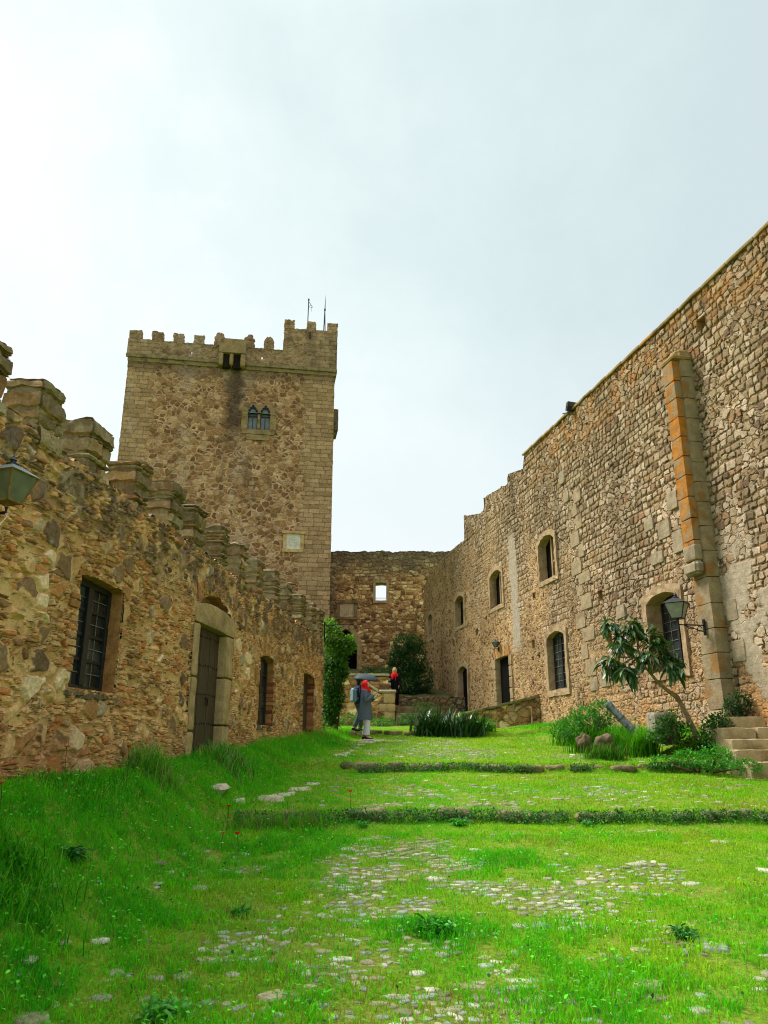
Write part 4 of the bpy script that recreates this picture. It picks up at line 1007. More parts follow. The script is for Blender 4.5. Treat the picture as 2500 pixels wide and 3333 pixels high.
def m2(t):
    b = MB(); b.tube([(0,0,0),(.07,0,2.45)], .026, 8); b.build('pole', M['steel'], t)
    b = MB(); b.ell((.075,0,2.5), (.055,.055,.12), 8, 6); b.tube([(.08,0,2.6),(.10,0,3.45)], [.03,.004], 6); b.build('lightning_rod', M['steel'], t)
mast(10.17, .9, 23.1, m2, 'tallest pointed lightning rod on the turret, right of the looped aerial')
def m3(t):
    b = MB(); b.tube([(0,0,0),(-.08,0,2.5)], .028, 8); b.build('pole', M['steel'], t)
    b = MB(); b.tube([(-.08,0,2.5),(-.08,0,2.58)], .035, 8); b.build('cap', M['steel'], t)
mast(10.33, 1.0, 23.1, m3, 'plain dark pole just right of the pointed lightning rod')
def m4(t):
    b = MB(); b.tube([(0,0,0),(-.0,0,1.5)], .02, 8); b.build('pole', M['steel'], t)
mast(10.42, 1.0, 23.1, m4, 'shortest pole beside the corner merlon of the turret')

# ================================================================ BACK WALL
BWX = -3.6
BK = empty('curtain_wall', (BWX, 43, 0), 0, 'brown ruined curtain wall with pointed gateway, coat of arms and open window, closing the courtyard', 'wall')
bx = lambda X: X - BWX
BW = dict(u0=bx(-.48), u1=bx(.13), z0=9.67, z1=10.70, rise=.02); BA = dict(u0=bx(-2.75), u1=bx(-1.50), z0=5.0, z1=8.05, rise=.95)
btop = lambda u: 12.54 + .10 * mn.noise(Vector((u * 1.3, 2, 0))) + .06 * mn.noise(Vector((u * 5, 2, 0)))
fv = wall_grid(0, 9.5, 2.5, btop, .062, [BW, BA]); bv_ = wall_grid(0, 9.5, 2.5, btop, .25, [BW], y=.8, flip=True)
tv = wall_grid(0, 9.5, 2.5, btop, .1, thick=.8); tv = (tv[0], tv[1][1:])
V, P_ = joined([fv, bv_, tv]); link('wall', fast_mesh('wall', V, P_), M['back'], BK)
f = surround(BW, .14, .05, .84, 'window', M['gran'], BK, rough=.012)
b = MB(); b.box((BW['u0']-.02, .5, 9.90), (BW['u1']+.02, .52, 9.92))
for k in range(5): x = BW['u0'] + .06 + k*.12; b.box((x, .502, 9.66), (x+.012, .518, 9.90))
b.build('railing', M['iron'], f)
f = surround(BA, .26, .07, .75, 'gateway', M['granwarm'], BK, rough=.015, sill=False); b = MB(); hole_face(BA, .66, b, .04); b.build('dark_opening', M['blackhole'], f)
fr = MB(); fr.rbox((bx(-2.70), -.12, 8.58), (bx(-1.47), .0, 8.74), .07, .006, 6, .008); fr.rbox((bx(-2.66), -.09, 8.75), (bx(-2.47), 0, 9.50), .07, .006, 6, .008, 1); fr.rbox((bx(-1.70), -.09, 8.75), (bx(-1.51), 0, 9.50), .07, .006, 6, .008, 2); fr.rbox((bx(-2.72), -.15, 9.51), (bx(-1.45), 0, 9.68), .07, .006, 6, .008, 3)
pl = fr.build('coat_of_arms', M['darkgran2'], BK, smooth=True)
b = MB(); b.box((bx(-2.47), -.03, 8.74), (bx(-1.70), -.002, 9.51)); b.build('stone_panel', M['carv'], pl)
b = MB(); shield(b, (bx(-2.08), 9.1), -.035, .14, .19, .022); shield(b, (bx(-2.08), 9.1), -.035, .22, .28, .012); b.build('carved_shield', M['carv'], pl)
b = MB(); b.rbox((bx(1.76), -2.4, 2.5), (bx(3.4), -.04, 9.15), .12, .05, 2, .05); b.build('pier', M['back'], BK, smooth=True, sharp=False)

# ================================================================ TERRACES, STEPS, LOW WALLS
def terr(x0, x1, y0, y1, z0, z1, name):
    xs = np.arange(x0, x1 + .01, .15); ys = np.arange(y0, y1 + .01, .2); X, Y = np.meshgrid(xs, ys)
    Z = z0 + (z1 - z0) * (Y - y0) / (y1 - y0) + (vnoise(X, Y, 2, 8) - .5) * .1
    n, k = len(xs), len(ys); I = np.arange(n*k).reshape(k, n); Q = np.stack([I[:-1,:-1], I[:-1,1:], I[1:,1:], I[1:,:-1]], -1).reshape(-1, 4)
    o = link(name, fast_mesh(name, np.stack([X, Y, Z], -1).reshape(-1, 3), [Q]), M['earth']); o['kind'] = 'structure'; return o
M['earth'] = granite('dark_weedy_earth', lin(62,60,30), lin(104,100,58), lin(58,80,28), .6, 6)
terr(-3.8, .33, 30.35, 43, 4.2, 5.85, 'upper_terrace'); terr(.3, 5.5, 33.35, 43, 3.72, 5.3, 'upper_terrace')
# parapet of the back stairs: tall part, sloping coping, square end pier
PW = empty('stair_parapet', (0, 30, 0), 0, 'stepped brown stone parapet with sloping coping behind the two walkers', 'wall')
def ptopz(u): return float(np.interp(u, [-2.6, -.6, .16, .2, .42], [4.36, 4.33, 4.30, 3.66, 3.66]))
v, p = wall_grid(-2.6, .40, 2.0, lambda u: ptopz(u) - .02, .05, thick=.4); V, P_ = joined([(v, p), back_face(-2.6, .40, 2.0, lambda u: ptopz(u) - .02, .4)])
link('wall', fast_mesh('wall', V, P_), M['lowwall'], PW)
def pfront(u): return float(np.interp(u, [-.6, -.2, .42], [3.96, 3.66, 3.66])) - .02
v, p = wall_grid(-.6, .42, 2.0, pfront, .05, y=-.34, thick=.34); link('front_wall', fast_mesh('front_wall', v, p), M['lowwall'], PW)
b = MB(); b.rbox((-2.6, -.07, 4.32), (.22, .5, 4.40), .1, .014, 4, .012)
b.rbox((-.62, -.40, 3.66), (-.2, .0, 3.76), .06, .008, 4, .012, 1, 0, lambda p, t: Vector((p.x, p.y, p.z + .28*(1-t[0])))); b.rbox((-.2, -.42, 3.66), (.47, .3, 3.77), .06, .008, 4, .03, 2)
b.build('coping', M['slab'], PW, smooth=True)
b = MB()
for k, (a, c_, z0, z1) in enumerate([(-.02,.42,3.28,3.64),(-.2,.2,2.98,3.26),(.12,.43,2.96,3.26),(.0,.42,2.62,2.94),(-.16,.22,2.3,2.6),(.2,.43,2.28,2.6)]): b.rbox((a, -.395, z0), (c_, .2, z1), .07, .012, 5, .02, k)
b.build('pier_block', M['granwarm'], PW, smooth=True)
v, p = wall_grid(-2.4, .0, 2.5, lambda u: 5.25 + .1*mn.noise(Vector((u*3,0,0))), .08, thick=.4)
# treads of the back stairs
ST = empty('back_stairs', (0, 0, 0), 0, 'mossy stone steps beside the parapet, leading up to the gateway', 'stairs')
for k, (y0, z) in enumerate([(28.5, 2.62), (29.3, 2.90), (30.1, 3.19)]):
    b = MB(); x = .45
    while x < 2.6: wd = random.uniform(.5, .9); b.rbox((x, y0, z-.4), (min(x+wd, 2.7), 33.4 if k == 2 else y0+1.0, z), .12, .015, 4, .02, k*5+int(x*9)); x += wd + .01
    b.build('step', M['kerb'], ST, smooth=True)
RT = empty('retaining_wall', (.45, 33.3, 0), 0, 'low dark rubble retaining wall under the dark bush', 'wall')
v, p = wall_grid(0, 3.4, 2.4, lambda u: 3.75 + .06*mn.noise(Vector((u*4,1,0))), .06, thick=.35); link('wall', fast_mesh('wall', v, p), M['ramp'], RT)

# ramp parapet in front of the right-hand doors
ang = math.atan2(.85, -2.42)
RP = empty('ramp_wall', (4.87, 24.72, 0), ang + math.pi, 'short dark mossy stone wall with sloping top below the right-hand doorway', 'wall')
LR = math.hypot(2.42, .85)
v, p = wall_grid(-LR, .0, 1.6, lambda u: 3.2 + .56*u/LR + .03*mn.noise(Vector((u*5,0,0))), .045, thick=.45); link('wall', fast_mesh('wall', v, p), M['ramp'], RP)
b = MB(); b.rbox((-LR, -.05, 3.18), (.0, .5, 3.26), .1, .012, 4, .012, 2, 0, lambda q, t: Vector((q.x, q.y, q.z + .56*(t[0]-1)))); b.build('coping', M['kerb'], RP, smooth=True)
b = MB(); b.tube([(-.32, -.06, 2.88), (-.26, -.09, 2.86), (-.25, -.09, 2.6), (-.27, -.09, 2.2), (-.3, -.07, 1.95)], .028, 8); b.build('drain_pipe', M['gran'], RP, smooth=True)
# landing behind it, up to the door sills
b = MB(); P0 = [(4.9,25.0), (2.6,25.9), (2.35,34.2), (3.2,34.2)]
b.add([(x, y, z) for (x, y), z in zip(P0, (3.12, 2.62, 3.0, 3.08))], [(0,3,2,1)][::-1]); b.add([(P0[1][0], P0[1][1], 1.8), (P0[2][0], P0[2][1], 1.8), (P0[2][0], P0[2][1], 3.0), (P0[1][0], P0[1][1], 2.62)], [(0,1,2,3)])
o = b.build('door_landing', M['ground']); o['kind'] = 'structure'

# right-hand steps of pale stone
SR = empty('stone_stairs', (0, 0, 0), 0, 'pale worn stone steps with weeds at the right edge, climbing to the buttress', 'stairs')
for k, z in enumerate([1.42, 1.60, 1.785, 1.98, 2.17]):
    y0 = 13.0 + k * .35; b = MB(); x = 5.88 + .02 * k + (-.08 if k == 1 else 0) + (.22 if k == 4 else 0)
    while x < 7.3:
        wd = random.uniform(.55, 1.0); x1 = min(x + wd, 7.6)
        b.rbox((x, y0 + random.uniform(-.015, .015), z - .45), (x1 - .008, 15.6 if k == 4 else y0 + .5, z + random.uniform(-.006, .006)), .06, .012, 6, .018, k*7 + int(x*10)); x = x1
    b.build('step', M['stepst'], SR, smooth=True)

# path slabs on the left of the terraces
SLABS = [(-2.2,10.55,.34),(-1.9,10.65,.22),(-1.52,11.0,.42),(-1.36,11.35,.3),(-1.22,11.9,.36),(-1.1,12.5,.26),(-.86,15.7,.3),(-.76,16.3,.26),(-.70,17.0,.2),(-.62,18.2,.22),(-.55,19.3,.3),(-.44,20.2,.46),(-.20,20.7,.34),(-.05,20.9,.2)]
b = MB()
for k, (x, y, s) in enumerate(SLABS):
    z = gz(x, y); b.rbox((x-s*.5, y-s*.6, z-.08), (x+s*.5, y+s*.6, z+.022), .05, .03, 5, .04, k)
o = b.build('path_slabs', M['slab'], smooth=True); o['kind'] = 'structure'; o['label'] = 'flat pale stepping stones along the left edge of the terraces'
# broken edging of the two terrace steps
b = MB(); k = 0
for y0, xa, xb in ((10.03, -1.9, 6.9), (14.02, -.75, 5.9), (22.65, -1.0, .9)):
    x = xa
    while x < xb:
        wd = random.uniform(.16, .55); k += 1
        if random.random() < (.95 if y0 < 14 else .94):
            yy = y0 - (vnoise(x, 0, 2.3, 3) - .5) * .10; z = gz(x + wd/2, y0 + .25) - .012
            dy = random.uniform(-.03, .05); b.rbox((x, yy - .05 + dy, z - .16), (x + wd, yy + .17 + dy, z + .012 + random.uniform(-.045, .012)), .05, .03, 5, .03, k)
        x += wd * 1.05
o = b.build('terrace_edging', M['kerb'], smooth=True); o['kind'] = 'structure'; o['label'] = 'broken stone edging along the grassy terrace steps'

# ================================================================ COBBLES
def scatter_cobbles():
    pts = []; cell = {}
    for _ in range(80000):
        y = 4.2 + 17.3 * random.random() ** 1.5; hw = .5 * y + .4; x = random.uniform(-hw, hw)
        if x < float(xl(y)) + 1.0 or x > float(xr(y)) - .8 or (9.75 < y < 10.1) or (13.7 < y < 14.1) or y > 22: continue
        p = float(cob_patch(np.array([x]), np.array([y]))[0]); base = .014 + .012 * (y > 10)
        if random.random() > max(p * 1.2, base * float(vnoise(x, y, .9, 30)) * 2): continue
        s = random.uniform(.022, .058) * (1.8 if random.random() < .14 else 1); key = (int(x / .2), int(y / .2)); ok = True
        for i in (-1, 0, 1):
            for j in (-1, 0, 1):
                for (a, b, c) in cell.get((key[0]+i, key[1]+j), ()):
                    if (a-x)**2 + (b-y)**2 < ((c+s)*.84)**2: ok = False
        if not ok: continue
        cell.setdefault(key, []).append((x, y, s)); pts.append((x, y, s))
        if len(pts) > 3400: break
    V = []; F = []; T = []; n, rr = 8, [(1.05, -.5), (1.0, .05), (.88, .26), (.62, .36)]
    x, y, s = np.array(pts).T; z = ground(x, y)
    pal = np.array([lin(166,160,134)[:3], lin(200,194,170)[:3], lin(140,132,106)[:3], lin(160,164,154)[:3], lin(172,158,122)[:3]])
    for i in range(len(x)):
        a0 = random.random() * 6.28; ax = random.uniform(.65, 1.4); rz = random.random() * 3.14; base = len(V); c = pal[random.randrange(5)] * random.uniform(.75, 1.1)
        hh = random.uniform(.28, .5)
        jit = [random.uniform(.72, 1.22) for _ in range(n)]
        for r, q in rr:
            for j in range(n):
                a = a0 + 6.283 * j / n; lx = r*jit[j]*math.cos(a)*ax; ly = r*jit[j]*math.sin(a)/ax
                V.append((x[i] + s[i]*(lx*math.cos(rz) - ly*math.sin(rz)), y[i] + s[i]*(lx*math.sin(rz) + ly*math.cos(rz)), z[i] + .002 + s[i]*(q-.08)*hh)); T.append((*c, 1))
        V.append((x[i], y[i], z[i] + .002 + s[i]*hh*.31)); T.append((*c, 1))
        for k in range(3):
            for j in range(n): F.append((base+k*n+j, base+k*n+(j+1)%n, base+(k+1)*n+(j+1)%n, base+(k+1)*n+j))
        for j in range(n): F.append((base+3*n+j, base+3*n+(j+1)%n, base+4*n, base+4*n))
    F = np.array(F); quad = F[F[:,2] != F[:,3]]; tri = F[F[:,2] == F[:,3]][:, :3]
    return fast_mesh('cobblestones', np.array(V), [quad, tri], True, {'tint': np.array(T)})
def cob_mat():
    m = NT('worn_cobble'); P = m.obj(); a = m.n('Attribute', attribute_name='tint').outputs['Color']
    col = m.mix(1.0, a, m.ramp(m.noise(P, 22, 6, .7), [(.3, (.55,.55,.52,1)), (.7, (1.2,1.2,1.18,1))]), 'MULTIPLY')
    col = m.mix(m.math('MULTIPLY', m.ss(.52, .66, m.noise(P, 9, 4)), .5), col, lin(96,104,48))
    m.bsdf(col, .75, m.bump(m.noise(P, 45, 5, .7), .015), .3); return m.m
o = link('cobblestones', scatter_cobbles(), cob_mat()); tag(o, 'worn pale cobblestones showing through the thin grass', 'cobblestones', kind='stuff')

# ================================================================ GRASS
G_DARK = np.array([.034,.33,.008]); G_MID = np.array([.11,.47,.009]); G_YEL = np.array([.28,.48,.016]); G_DRY = np.array([.30,.27,.06])
def blades(x, y, h, wd, lean, col, name, z=None):
    n = len(x); z = ground(x, y) if z is None else z
    a = rng.uniform(0, 2*np.pi, n); b = rng.uniform(0, 2*np.pi, n); ca, sa = np.cos(a), np.sin(a)
    dx, dy = np.cos(b) * lean * h, np.sin(b) * lean * h
    V = np.zeros((n, 5, 3), np.float32)
    V[:,0] = np.stack([x - ca*wd, y - sa*wd, z - .01], -1); V[:,1] = np.stack([x + ca*wd, y + sa*wd, z - .01], -1)
    V[:,2] = np.stack([x - ca*wd*.75 + dx*.35, y - sa*wd*.75 + dy*.35, z + h*.6], -1); V[:,3] = np.stack([x + ca*wd*.75 + dx*.35, y + sa*wd*.75 + dy*.35, z + h*.6], -1)
    V[:,4] = np.stack([x + dx, y + dy, z + h*(1 - .25*lean**2)], -1)
    i = np.arange(n)[:, None] * 5; q = i + np.array([[0,1,3,2]]); t = i + np.array([[2,3,4]])
    C = np.ones((n, 5, 4), np.float32); C[:,:,:3] = col[:,None,:]; C[:,2:,:3] *= 1.12
    return fast_mesh(name, V.reshape(-1,3), [q, t], False, {'tint': C.reshape(-1,4)})
def inview(x, y, mar=.35): return np.abs(x) < .5*y + mar
def grasscol(x, y, lush, n):
    t = np.clip(vnoise(x, y, .8, 41)*.55 + vnoise(x, y, 2.6, 42)*.35 + vnoise(x, y, 9, 43)*.4 + .0 - lush*.42 + .16*np.clip((x+.6)/2, 0, 1), 0, 1)[:,None]
    c = np.where(t < .5, G_DARK + (G_MID - G_DARK)*t*2, G_MID + (G_YEL - G_MID)*(t-.5)*2)
    c = c * rng.uniform(.7, 1.3, (n,1)); dry = rng.random(n) < .05 + .30*sstep(.58, .8, vnoise(x, y, 1.5, 44))*(1-lush); c[dry] = G_DRY * rng.uniform(.7,1.1,(dry.sum(),1)); return c
def lushness(x, y):
    dl = (x - xl(y)) / NL; dr = (xr(y) - x) / NR
    L = 1 - sstep(.5, np.interp(y, [4,8,12,22], [2.0,2.0,1.4,1.0]), dl)
    L = np.maximum(L, (1 - sstep(.5, 1.3, dr)) * (y > 14.2))
    for y0, x0 in ((10.0, -1.8), (14.0, -.9), (22.65, -2)): 
        L = np.maximum(L, .45 * sstep(y0-.32, y0-.10, y) * (y < y0 + .02) * (x > x0) * sstep(.3, .6, vnoise(x, y*0+y0, 2.4, 95)))
    for cx, cy, rx, ry, s in [(-1.6,5.0,.9,.5,.9),(-.4,4.5,.9,.3,.8),(1.0,4.9,.5,.35,.9),(1.35,5.5,.45,.6,.9),(.35,5.9,.35,.25,1),(-2.4,6.0,1.0,.8,.9),(-1.0,9.0,.8,.8,.8),(-2.0,7.6,1.2,.8,.7),(2.2,5.0,.6,.5,.6),(3.2,6.4,.8,.6,.5),(2.6,9.2,1.5,.5,.5),(1.25,7.9,.4,.35,.8),(-.75,7.2,.6,.5,.6)]:
        L = np.maximum(L, s * np.clip(1.4 - ((x-cx)/rx/1.25)**2 - ((y-cy)/ry/1.25)**2, 0, 1) * sstep(.34, .66, .6*vnoise(x, y, 2.9, 91) + .4*vnoise(x, y, 7.5, 92)))
    return np.clip(L, 0, 1)
def field(n, y0, y1, pw, hmin, hmax, wd, name, label, lushy=False, hscale=1.0, far=1.0):
    y = y0 + (y1-y0) * rng.random(n) ** pw; n = int(n*1.28); y = y0 + (y1-y0) * rng.random(n) ** pw; x = (rng.random(n)*2-1) * (.5*y + 1.5)
    L = lushness(x, y); cp = cob_patch(x, y)
    dens = np.clip(.30 + .75*vnoise(x, y, 2.2, 51) * vnoise(x, y, .9, 52) * 2 + L, 0, 1) * (1 - .62*np.clip(cp*1.4, 0, 1))
    dens = dens * (.12 + .88*sstep(.22, .6, .6*vnoise(x, y, 6.5, 57) + .4*vnoise(x, y, 15, 58)))
    if lushy: dens = np.clip(L*1.2 - .25, 0, 1)
    ok = (rng.random(n) < dens) & (x > xl(y) + .04) & (x < xr(y) - .04) & ~((x > 5.75) & (y > 12.9) & (y < 16)); x, y, L = x[ok], y[ok], L[ok]
    h = (hmin + (hmax-hmin)*rng.random(len(x))**1.5) * (.7 + .6*vnoise(x, y, 3, 55)) * (1 + hscale*L)
    for q in (10.0, 14.0): h = h * np.where((y < q + .02) & (y > q - .5), .62, 1)
    me = blades(x, y, h, wd*rng.uniform(.6,1.3,len(x)), rng.uniform(.15,.9,len(x)), grasscol(x, y, L, len(x)), name)
    o = link(name, me, M['grass']); tag(o, label, 'grass', kind='stuff'); return o
field(230000, 4.1, 10.1, .85, .018, .055, .0032, 'grass', 'short bright green grass between the cobbles in the foreground', hscale=.7)
field(150000, 9.9, 14.2, .9, .018, .05, .0045, 'grass', 'short yellow-green grass on the lower terrace')
field(170000, 13.9, 24.5, .9, .02, .055, .006, 'grass', 'short bright grass on the upper terrace around the walkers')
field(80000, 4.1, 14, .85, .03, .075, .0035, 'tall_grass', 'tall lush dark grass along the left wall and below the terrace steps', True, .5)
field(60000, 13.2, 24, .9, .05, .11, .005, 'tall_grass', 'tall lush grass along the wall feet beside the upper terrace', True, .6)
# seed-headed long grass against the left wall
n = 2600; y = rng.uniform(5.5, 22, n); x = xl(y) + np.abs(rng.normal(.05, .28, n)) + .05; k = vnoise(x, y, 1.3, 61) > .42; x, y = x[k], y[k]
me = blades(x, y, rng.uniform(.10, .27, len(x)) * np.interp(y, [5,8,11], [.5,.7,1]), rng.uniform(.002,.0045,len(x)), rng.uniform(.2,1.0,len(x)), np.where(rng.random((len(x),1)) < .3, G_DRY*1.2, G_MID) * rng.uniform(.7,1.2,(len(x),1)), 'long_grass')
tag(link('long_grass', me, M['grass']), 'long seeding grass stalks against the foot of the left wall', 'grass', kind='stuff')

# ---------------------------------------------------------------- leaf builder
def leaf_mesh(name, C, D, N, L, W, col, bend=.15, fold=.12, droop=0.0):
    """C base points, D axis directions, N rough normals; 8-vertex folded leaf"""
    C = np.asarray(C, float); D = np.asarray(D, float); N = np.asarray(N, float); n = len(C)
    D /= np.linalg.norm(D, axis=1, keepdims=True) + 1e-9; S = np.cross(D, N); S /= np.linalg.norm(S, axis=1, keepdims=True) + 1e-9; U = np.cross(S, D)
    L = np.broadcast_to(np.asarray(L, float), (n,))[:,None]; W = np.broadcast_to(np.asarray(W, float), (n,))[:,None]
    def pt(t, s, u): return C + D*L*t + S*W*s + U*L*u + np.array([0,0,-1.0])*L*droop*t*t
    P = [pt(0,0,0), pt(.33,-.45,fold*.5), pt(.33,.45,fold*.5), pt(.36,0,0), pt(.7,-.42,fold*.4-bend*.3), pt(.7,.42,fold*.4-bend*.3), pt(.72,0,-bend*.4), pt(1,0,-bend)]
    V = np.stack(P, 1); i = np.arange(n)[:,None]*8
    q = np.concatenate([i+np.array([[1,3,6,4]]), i+np.array([[3,2,5,6]])]); t = np.concatenate([i+np.array([[0,3,1]]), i+np.array([[0,2,3]]), i+np.array([[4,6,7]]), i+np.array([[6,5,7]])])
    A = np.ones((n,8,4)); A[:,:,:3] = np.asarray(col)[:,None,:]
    return fast_mesh(name, V.reshape(-1,3), [q, t], False, {'tint': A.reshape(-1,4)})
def rdir(n): v = rng.normal(size=(n,3)); return v/np.linalg.norm(v,axis=1,keepdims=True)
def lobes_points(lobes, n, shell=.55):
    vol = np.array([l[1][0]*l[1][1]*l[1][2] for l in lobes])**.75; pick = rng.choice(len(lobes), n, p=vol/vol.sum())
    d = rdir(n); r = (shell + (1-shell)*rng.random(n)**.6) * (1 + .16*rng.normal(size=n)); c = np.array([l[0] for l in lobes])[pick]; s = np.array([l[1] for l in lobes])[pick]
    return c + d*s*r[:,None], d
def bush(name, lobes, n, L, W, c0, c1, label, cat='bush', mat='leaf', stems=None, group=None, droop=.1, up=.5, hi=None):
    root = empty(name, (0,0,0)); lo = np.array([l[0] for l in lobes]); base = (float(lo[:,0].mean()), float(lo[:,1].mean())); zb = gz(*base) if stems is None else stems
    root.location = (base[0], base[1], zb); tag(root, label, cat, group)
    sh = np.array([base[0], base[1], zb]); P, d = lobes_points([(np.array(c)-sh, s) for c, s in lobes], n)
    keep = P[:,2] > -.02; P, d = P[keep], d[keep]; n = len(P)
    D = d*.7 + rdir(n)*.7 + np.array([0,0,up*.6]); N = d*.5 + np.array([0,0,1.0]) + rdir(n)*.5
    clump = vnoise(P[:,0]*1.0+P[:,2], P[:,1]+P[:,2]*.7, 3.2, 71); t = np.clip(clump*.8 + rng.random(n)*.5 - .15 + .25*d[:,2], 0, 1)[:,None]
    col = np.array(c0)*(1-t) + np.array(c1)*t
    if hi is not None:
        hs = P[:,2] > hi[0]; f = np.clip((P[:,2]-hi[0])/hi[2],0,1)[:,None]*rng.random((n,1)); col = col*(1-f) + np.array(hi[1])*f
    link('foliage', leaf_mesh('foliage', P, D, N, L*rng.uniform(.6,1.3,n), W*rng.uniform(.7,1.2,n), col, .2, .12, droop), M[mat], root)
    b = MB()
    for c, s in lobes[:6]:
        c = Vector(c) - Vector(sh); q = Vector((c.x*.25, c.y*.25, -.05)); b.tube([q, (q+c)/2 + Vector((random.uniform(-.05,.05), random.uniform(-.05,.05), 0)), c], [.03,.02,.008], 6)
    b.build('stem', M['stem'], root, smooth=True); return root

# ivy-like shrub at the far end of the left wall
lb = [((-1.55,22.4,2.3),(.22,.35,.45)),((-1.52,22.4,2.9),(.28,.4,.5)),((-1.48,22.3,3.5),(.32,.42,.5)),((-1.42,22.3,4.1),(.34,.42,.45)),((-1.15,22.2,4.45),(.30,.3,.26)),((-1.5,22.3,4.75),(.26,.35,.36)),((-.98,22.1,4.55),(.16,.2,.16)),((-1.22,22.1,3.75),(.2,.25,.25)),((-1.6,22.3,5.05),(.16,.22,.18)),((-1.3,22.2,3.0),(.18,.25,.3))]
bush('climbing_shrub', lb, 7600, .105, .05, (.014,.075,.006), (.075,.24,.014), 'tall bright green shrub growing up the far end of the left wall', hi=(1.7, (.17,.34,.02), .9), stems=2.05)
db = [((.95,35,4.5),(.8,.7,.7)),((.8,35,5.3),(.6,.6,.6)),((1.35,35.1,5.5),(.6,.6,.75)),((.85,35,6.1),(.45,.5,.5)),((1.4,35.2,6.2),(.4,.5,.4)),((.5,34.8,5.5),(.35,.4,.4)),((1.7,35.1,4.6),(.5,.5,.8))]
bush('dark_bush', db, 7600, .12, .055, (.008,.045,.007), (.035,.14,.018), 'large dark green bush between the curtain wall and the right wall', stems=3.75)
# weeds on top of the parapet wall by the gateway
bush('weed_tuft', [((-.75,34,4.85),(.3,.3,.22)),((-.3,34,4.85),(.35,.3,.2)),((.1,33.6,4.75),(.3,.3,.25))], 900, .1, .04, (.01,.05,.004), (.05,.12,.01), 'dark weeds on the terrace right of the gateway', 'weeds', stems=4.6)
bush('weed_tuft', [((-1.2,28.2,2.55),(.4,.3,.3)),((-.5,28.4,2.5),(.4,.3,.25)),((.1,28.4,2.5),(.3,.3,.22)),((-.1,27.8,2.45),(.4,.3,.15))], 1500, .1, .03, (.02,.12,.005), (.07,.27,.01), 'green weeds at the foot of the stair parapet', 'weeds', stems=2.4)
bush('weed_tuft', [((.9,29.0,2.72),(.35,.2,.10)),((1.6,29.7,2.98),(.4,.2,.1)),((1.9,28.6,2.6),(.3,.2,.14)),((.75,28.3,2.5),(.25,.2,.12)),((1.5,30.4,3.24),(.5,.2,.08))], 1500, .08, .03, (.015,.09,.004), (.05,.2,.01), 'weeds spreading over the mossy back steps', 'weeds', stems=2.5)
# undergrowth along the right wall
bush('leafy_bush', [((5.42,15.05,1.92),(.26,.25,.28)),((5.24,15.0,2.05),(.16,.2,.16)),((5.64,14.95,1.86),(.22,.2,.22)),((5.45,15,2.18),(.12,.12,.12)),((5.1,15,1.8),(.2,.2,.15))], 1000, .06, .045, (.01,.07,.005), (.035,.17,.01), 'round leafy weed bush in front of the stone drum', stems=1.75)
bush('leafy_bush', [((6.02,14.55,1.85),(.28,.25,.34)),((6.15,14.5,2.05),(.2,.2,.18))], 1200, .06, .04, (.01,.07,.005), (.035,.16,.01), 'dense leafy weed bush between the leaning tree and the stairs', stems=1.6)
bush('leafy_bush', [((6.62,14.75,2.42),(.22,.2,.22)),((6.45,14.75,2.35),(.14,.16,.14)),((6.75,14.75,2.3),(.15,.15,.15))], 700, .06, .035, (.006,.04,.005), (.02,.09,.01), 'dark little bush growing on the top stair landing', stems=2.17)
bush('weed_tuft', [((5.2,13.85,1.45),(.25,.2,.15)),((5.55,13.5,1.45),(.32,.25,.2)),((5.8,13.0,1.32),(.26,.2,.13)),((4.8,14.0,1.4),(.2,.15,.1))], 1900, .06, .026, (.02,.16,.006), (.06,.36,.012), 'low spread of leafy weeds over the upper step, left of the stairs', 'weeds', stems=1.3)

def arch_grass(name, pts, label, n, h0, h1, wd, cols, group=None, spread=.25, cat='tall grass', lean=(.3,1.1), mat='grass'):
    c = np.mean(np.array(pts), 0); root = empty(name, (c[0], c[1], gz(c[0], c[1])), 0, label, cat, group); V=[]; Q=[]; T=[]
    for i in range(n):
        p = pts[rng.integers(len(pts))]; x = p[0]+rng.normal()*spread; y = p[1]+rng.normal()*spread*.7; z = gz(x,y) - .02; h = rng.uniform(h0,h1); a = rng.uniform(0,6.28); l = rng.uniform(*lean)*h; w_ = wd*rng.uniform(.6,1.2)
        d = np.array([math.cos(a), math.sin(a), 0]); s = np.array([-math.sin(a), math.cos(a), 0]); b0 = len(V); col = cols[rng.integers(len(cols))]*rng.uniform(.7,1.25)
        for k in range(5):
            t = k/4; q = np.array([x,y,z]) - np.array([c[0],c[1],root.location.z]) + d*l*t**2*.7 + np.array([0,0,h*(t - .35*t**3*(l/h))]); ww = w_*(1-t**2.2)+.0008
            V += [q - s*ww, q + s*ww]; T += [(*col,1)]*2
        Q += [(b0+2*k, b0+2*k+1, b0+2*k+3, b0+2*k+2) for k in range(4)]
    me = fast_mesh('blades', np.array(V), [np.array(Q)], False, {'tint': np.array(T)}); link('blades', me, M[mat], root); return root
GR = [np.array([.035,.22,.008]), np.array([.08,.34,.01]), np.array([.14,.36,.02])]
arch_grass('grass_tussock', [(4.42,19.2),(4.6,19.0),(4.75,18.8)], 'shaggy grass tussock at the wall foot right of the mossy ramp wall', 600, .35, .65, .007, GR, spread=.16)
arch_grass('grass_tussock', [(4.9,18.4),(5.2,17.6),(5.0,18)], 'low dark grass tussock between the shaggy tussocks', 800, .3, .6, .007, [GR[0]*.7, GR[1]*.8], spread=.2)
arch_grass('grass_tussock', [(4.35,16.5),(4.1,16.4),(4.5,16.3)], 'tall grass tussock behind the boulders, left of the gun barrel', 700, .35, .75, .007, GR, spread=.18)
arch_grass('grass_tussock', [(4.95,15.5),(5.08,15.6)], 'tall grass tussock between the gun barrel and the stone drum', 900, .35, .8, .006, GR, spread=.12)
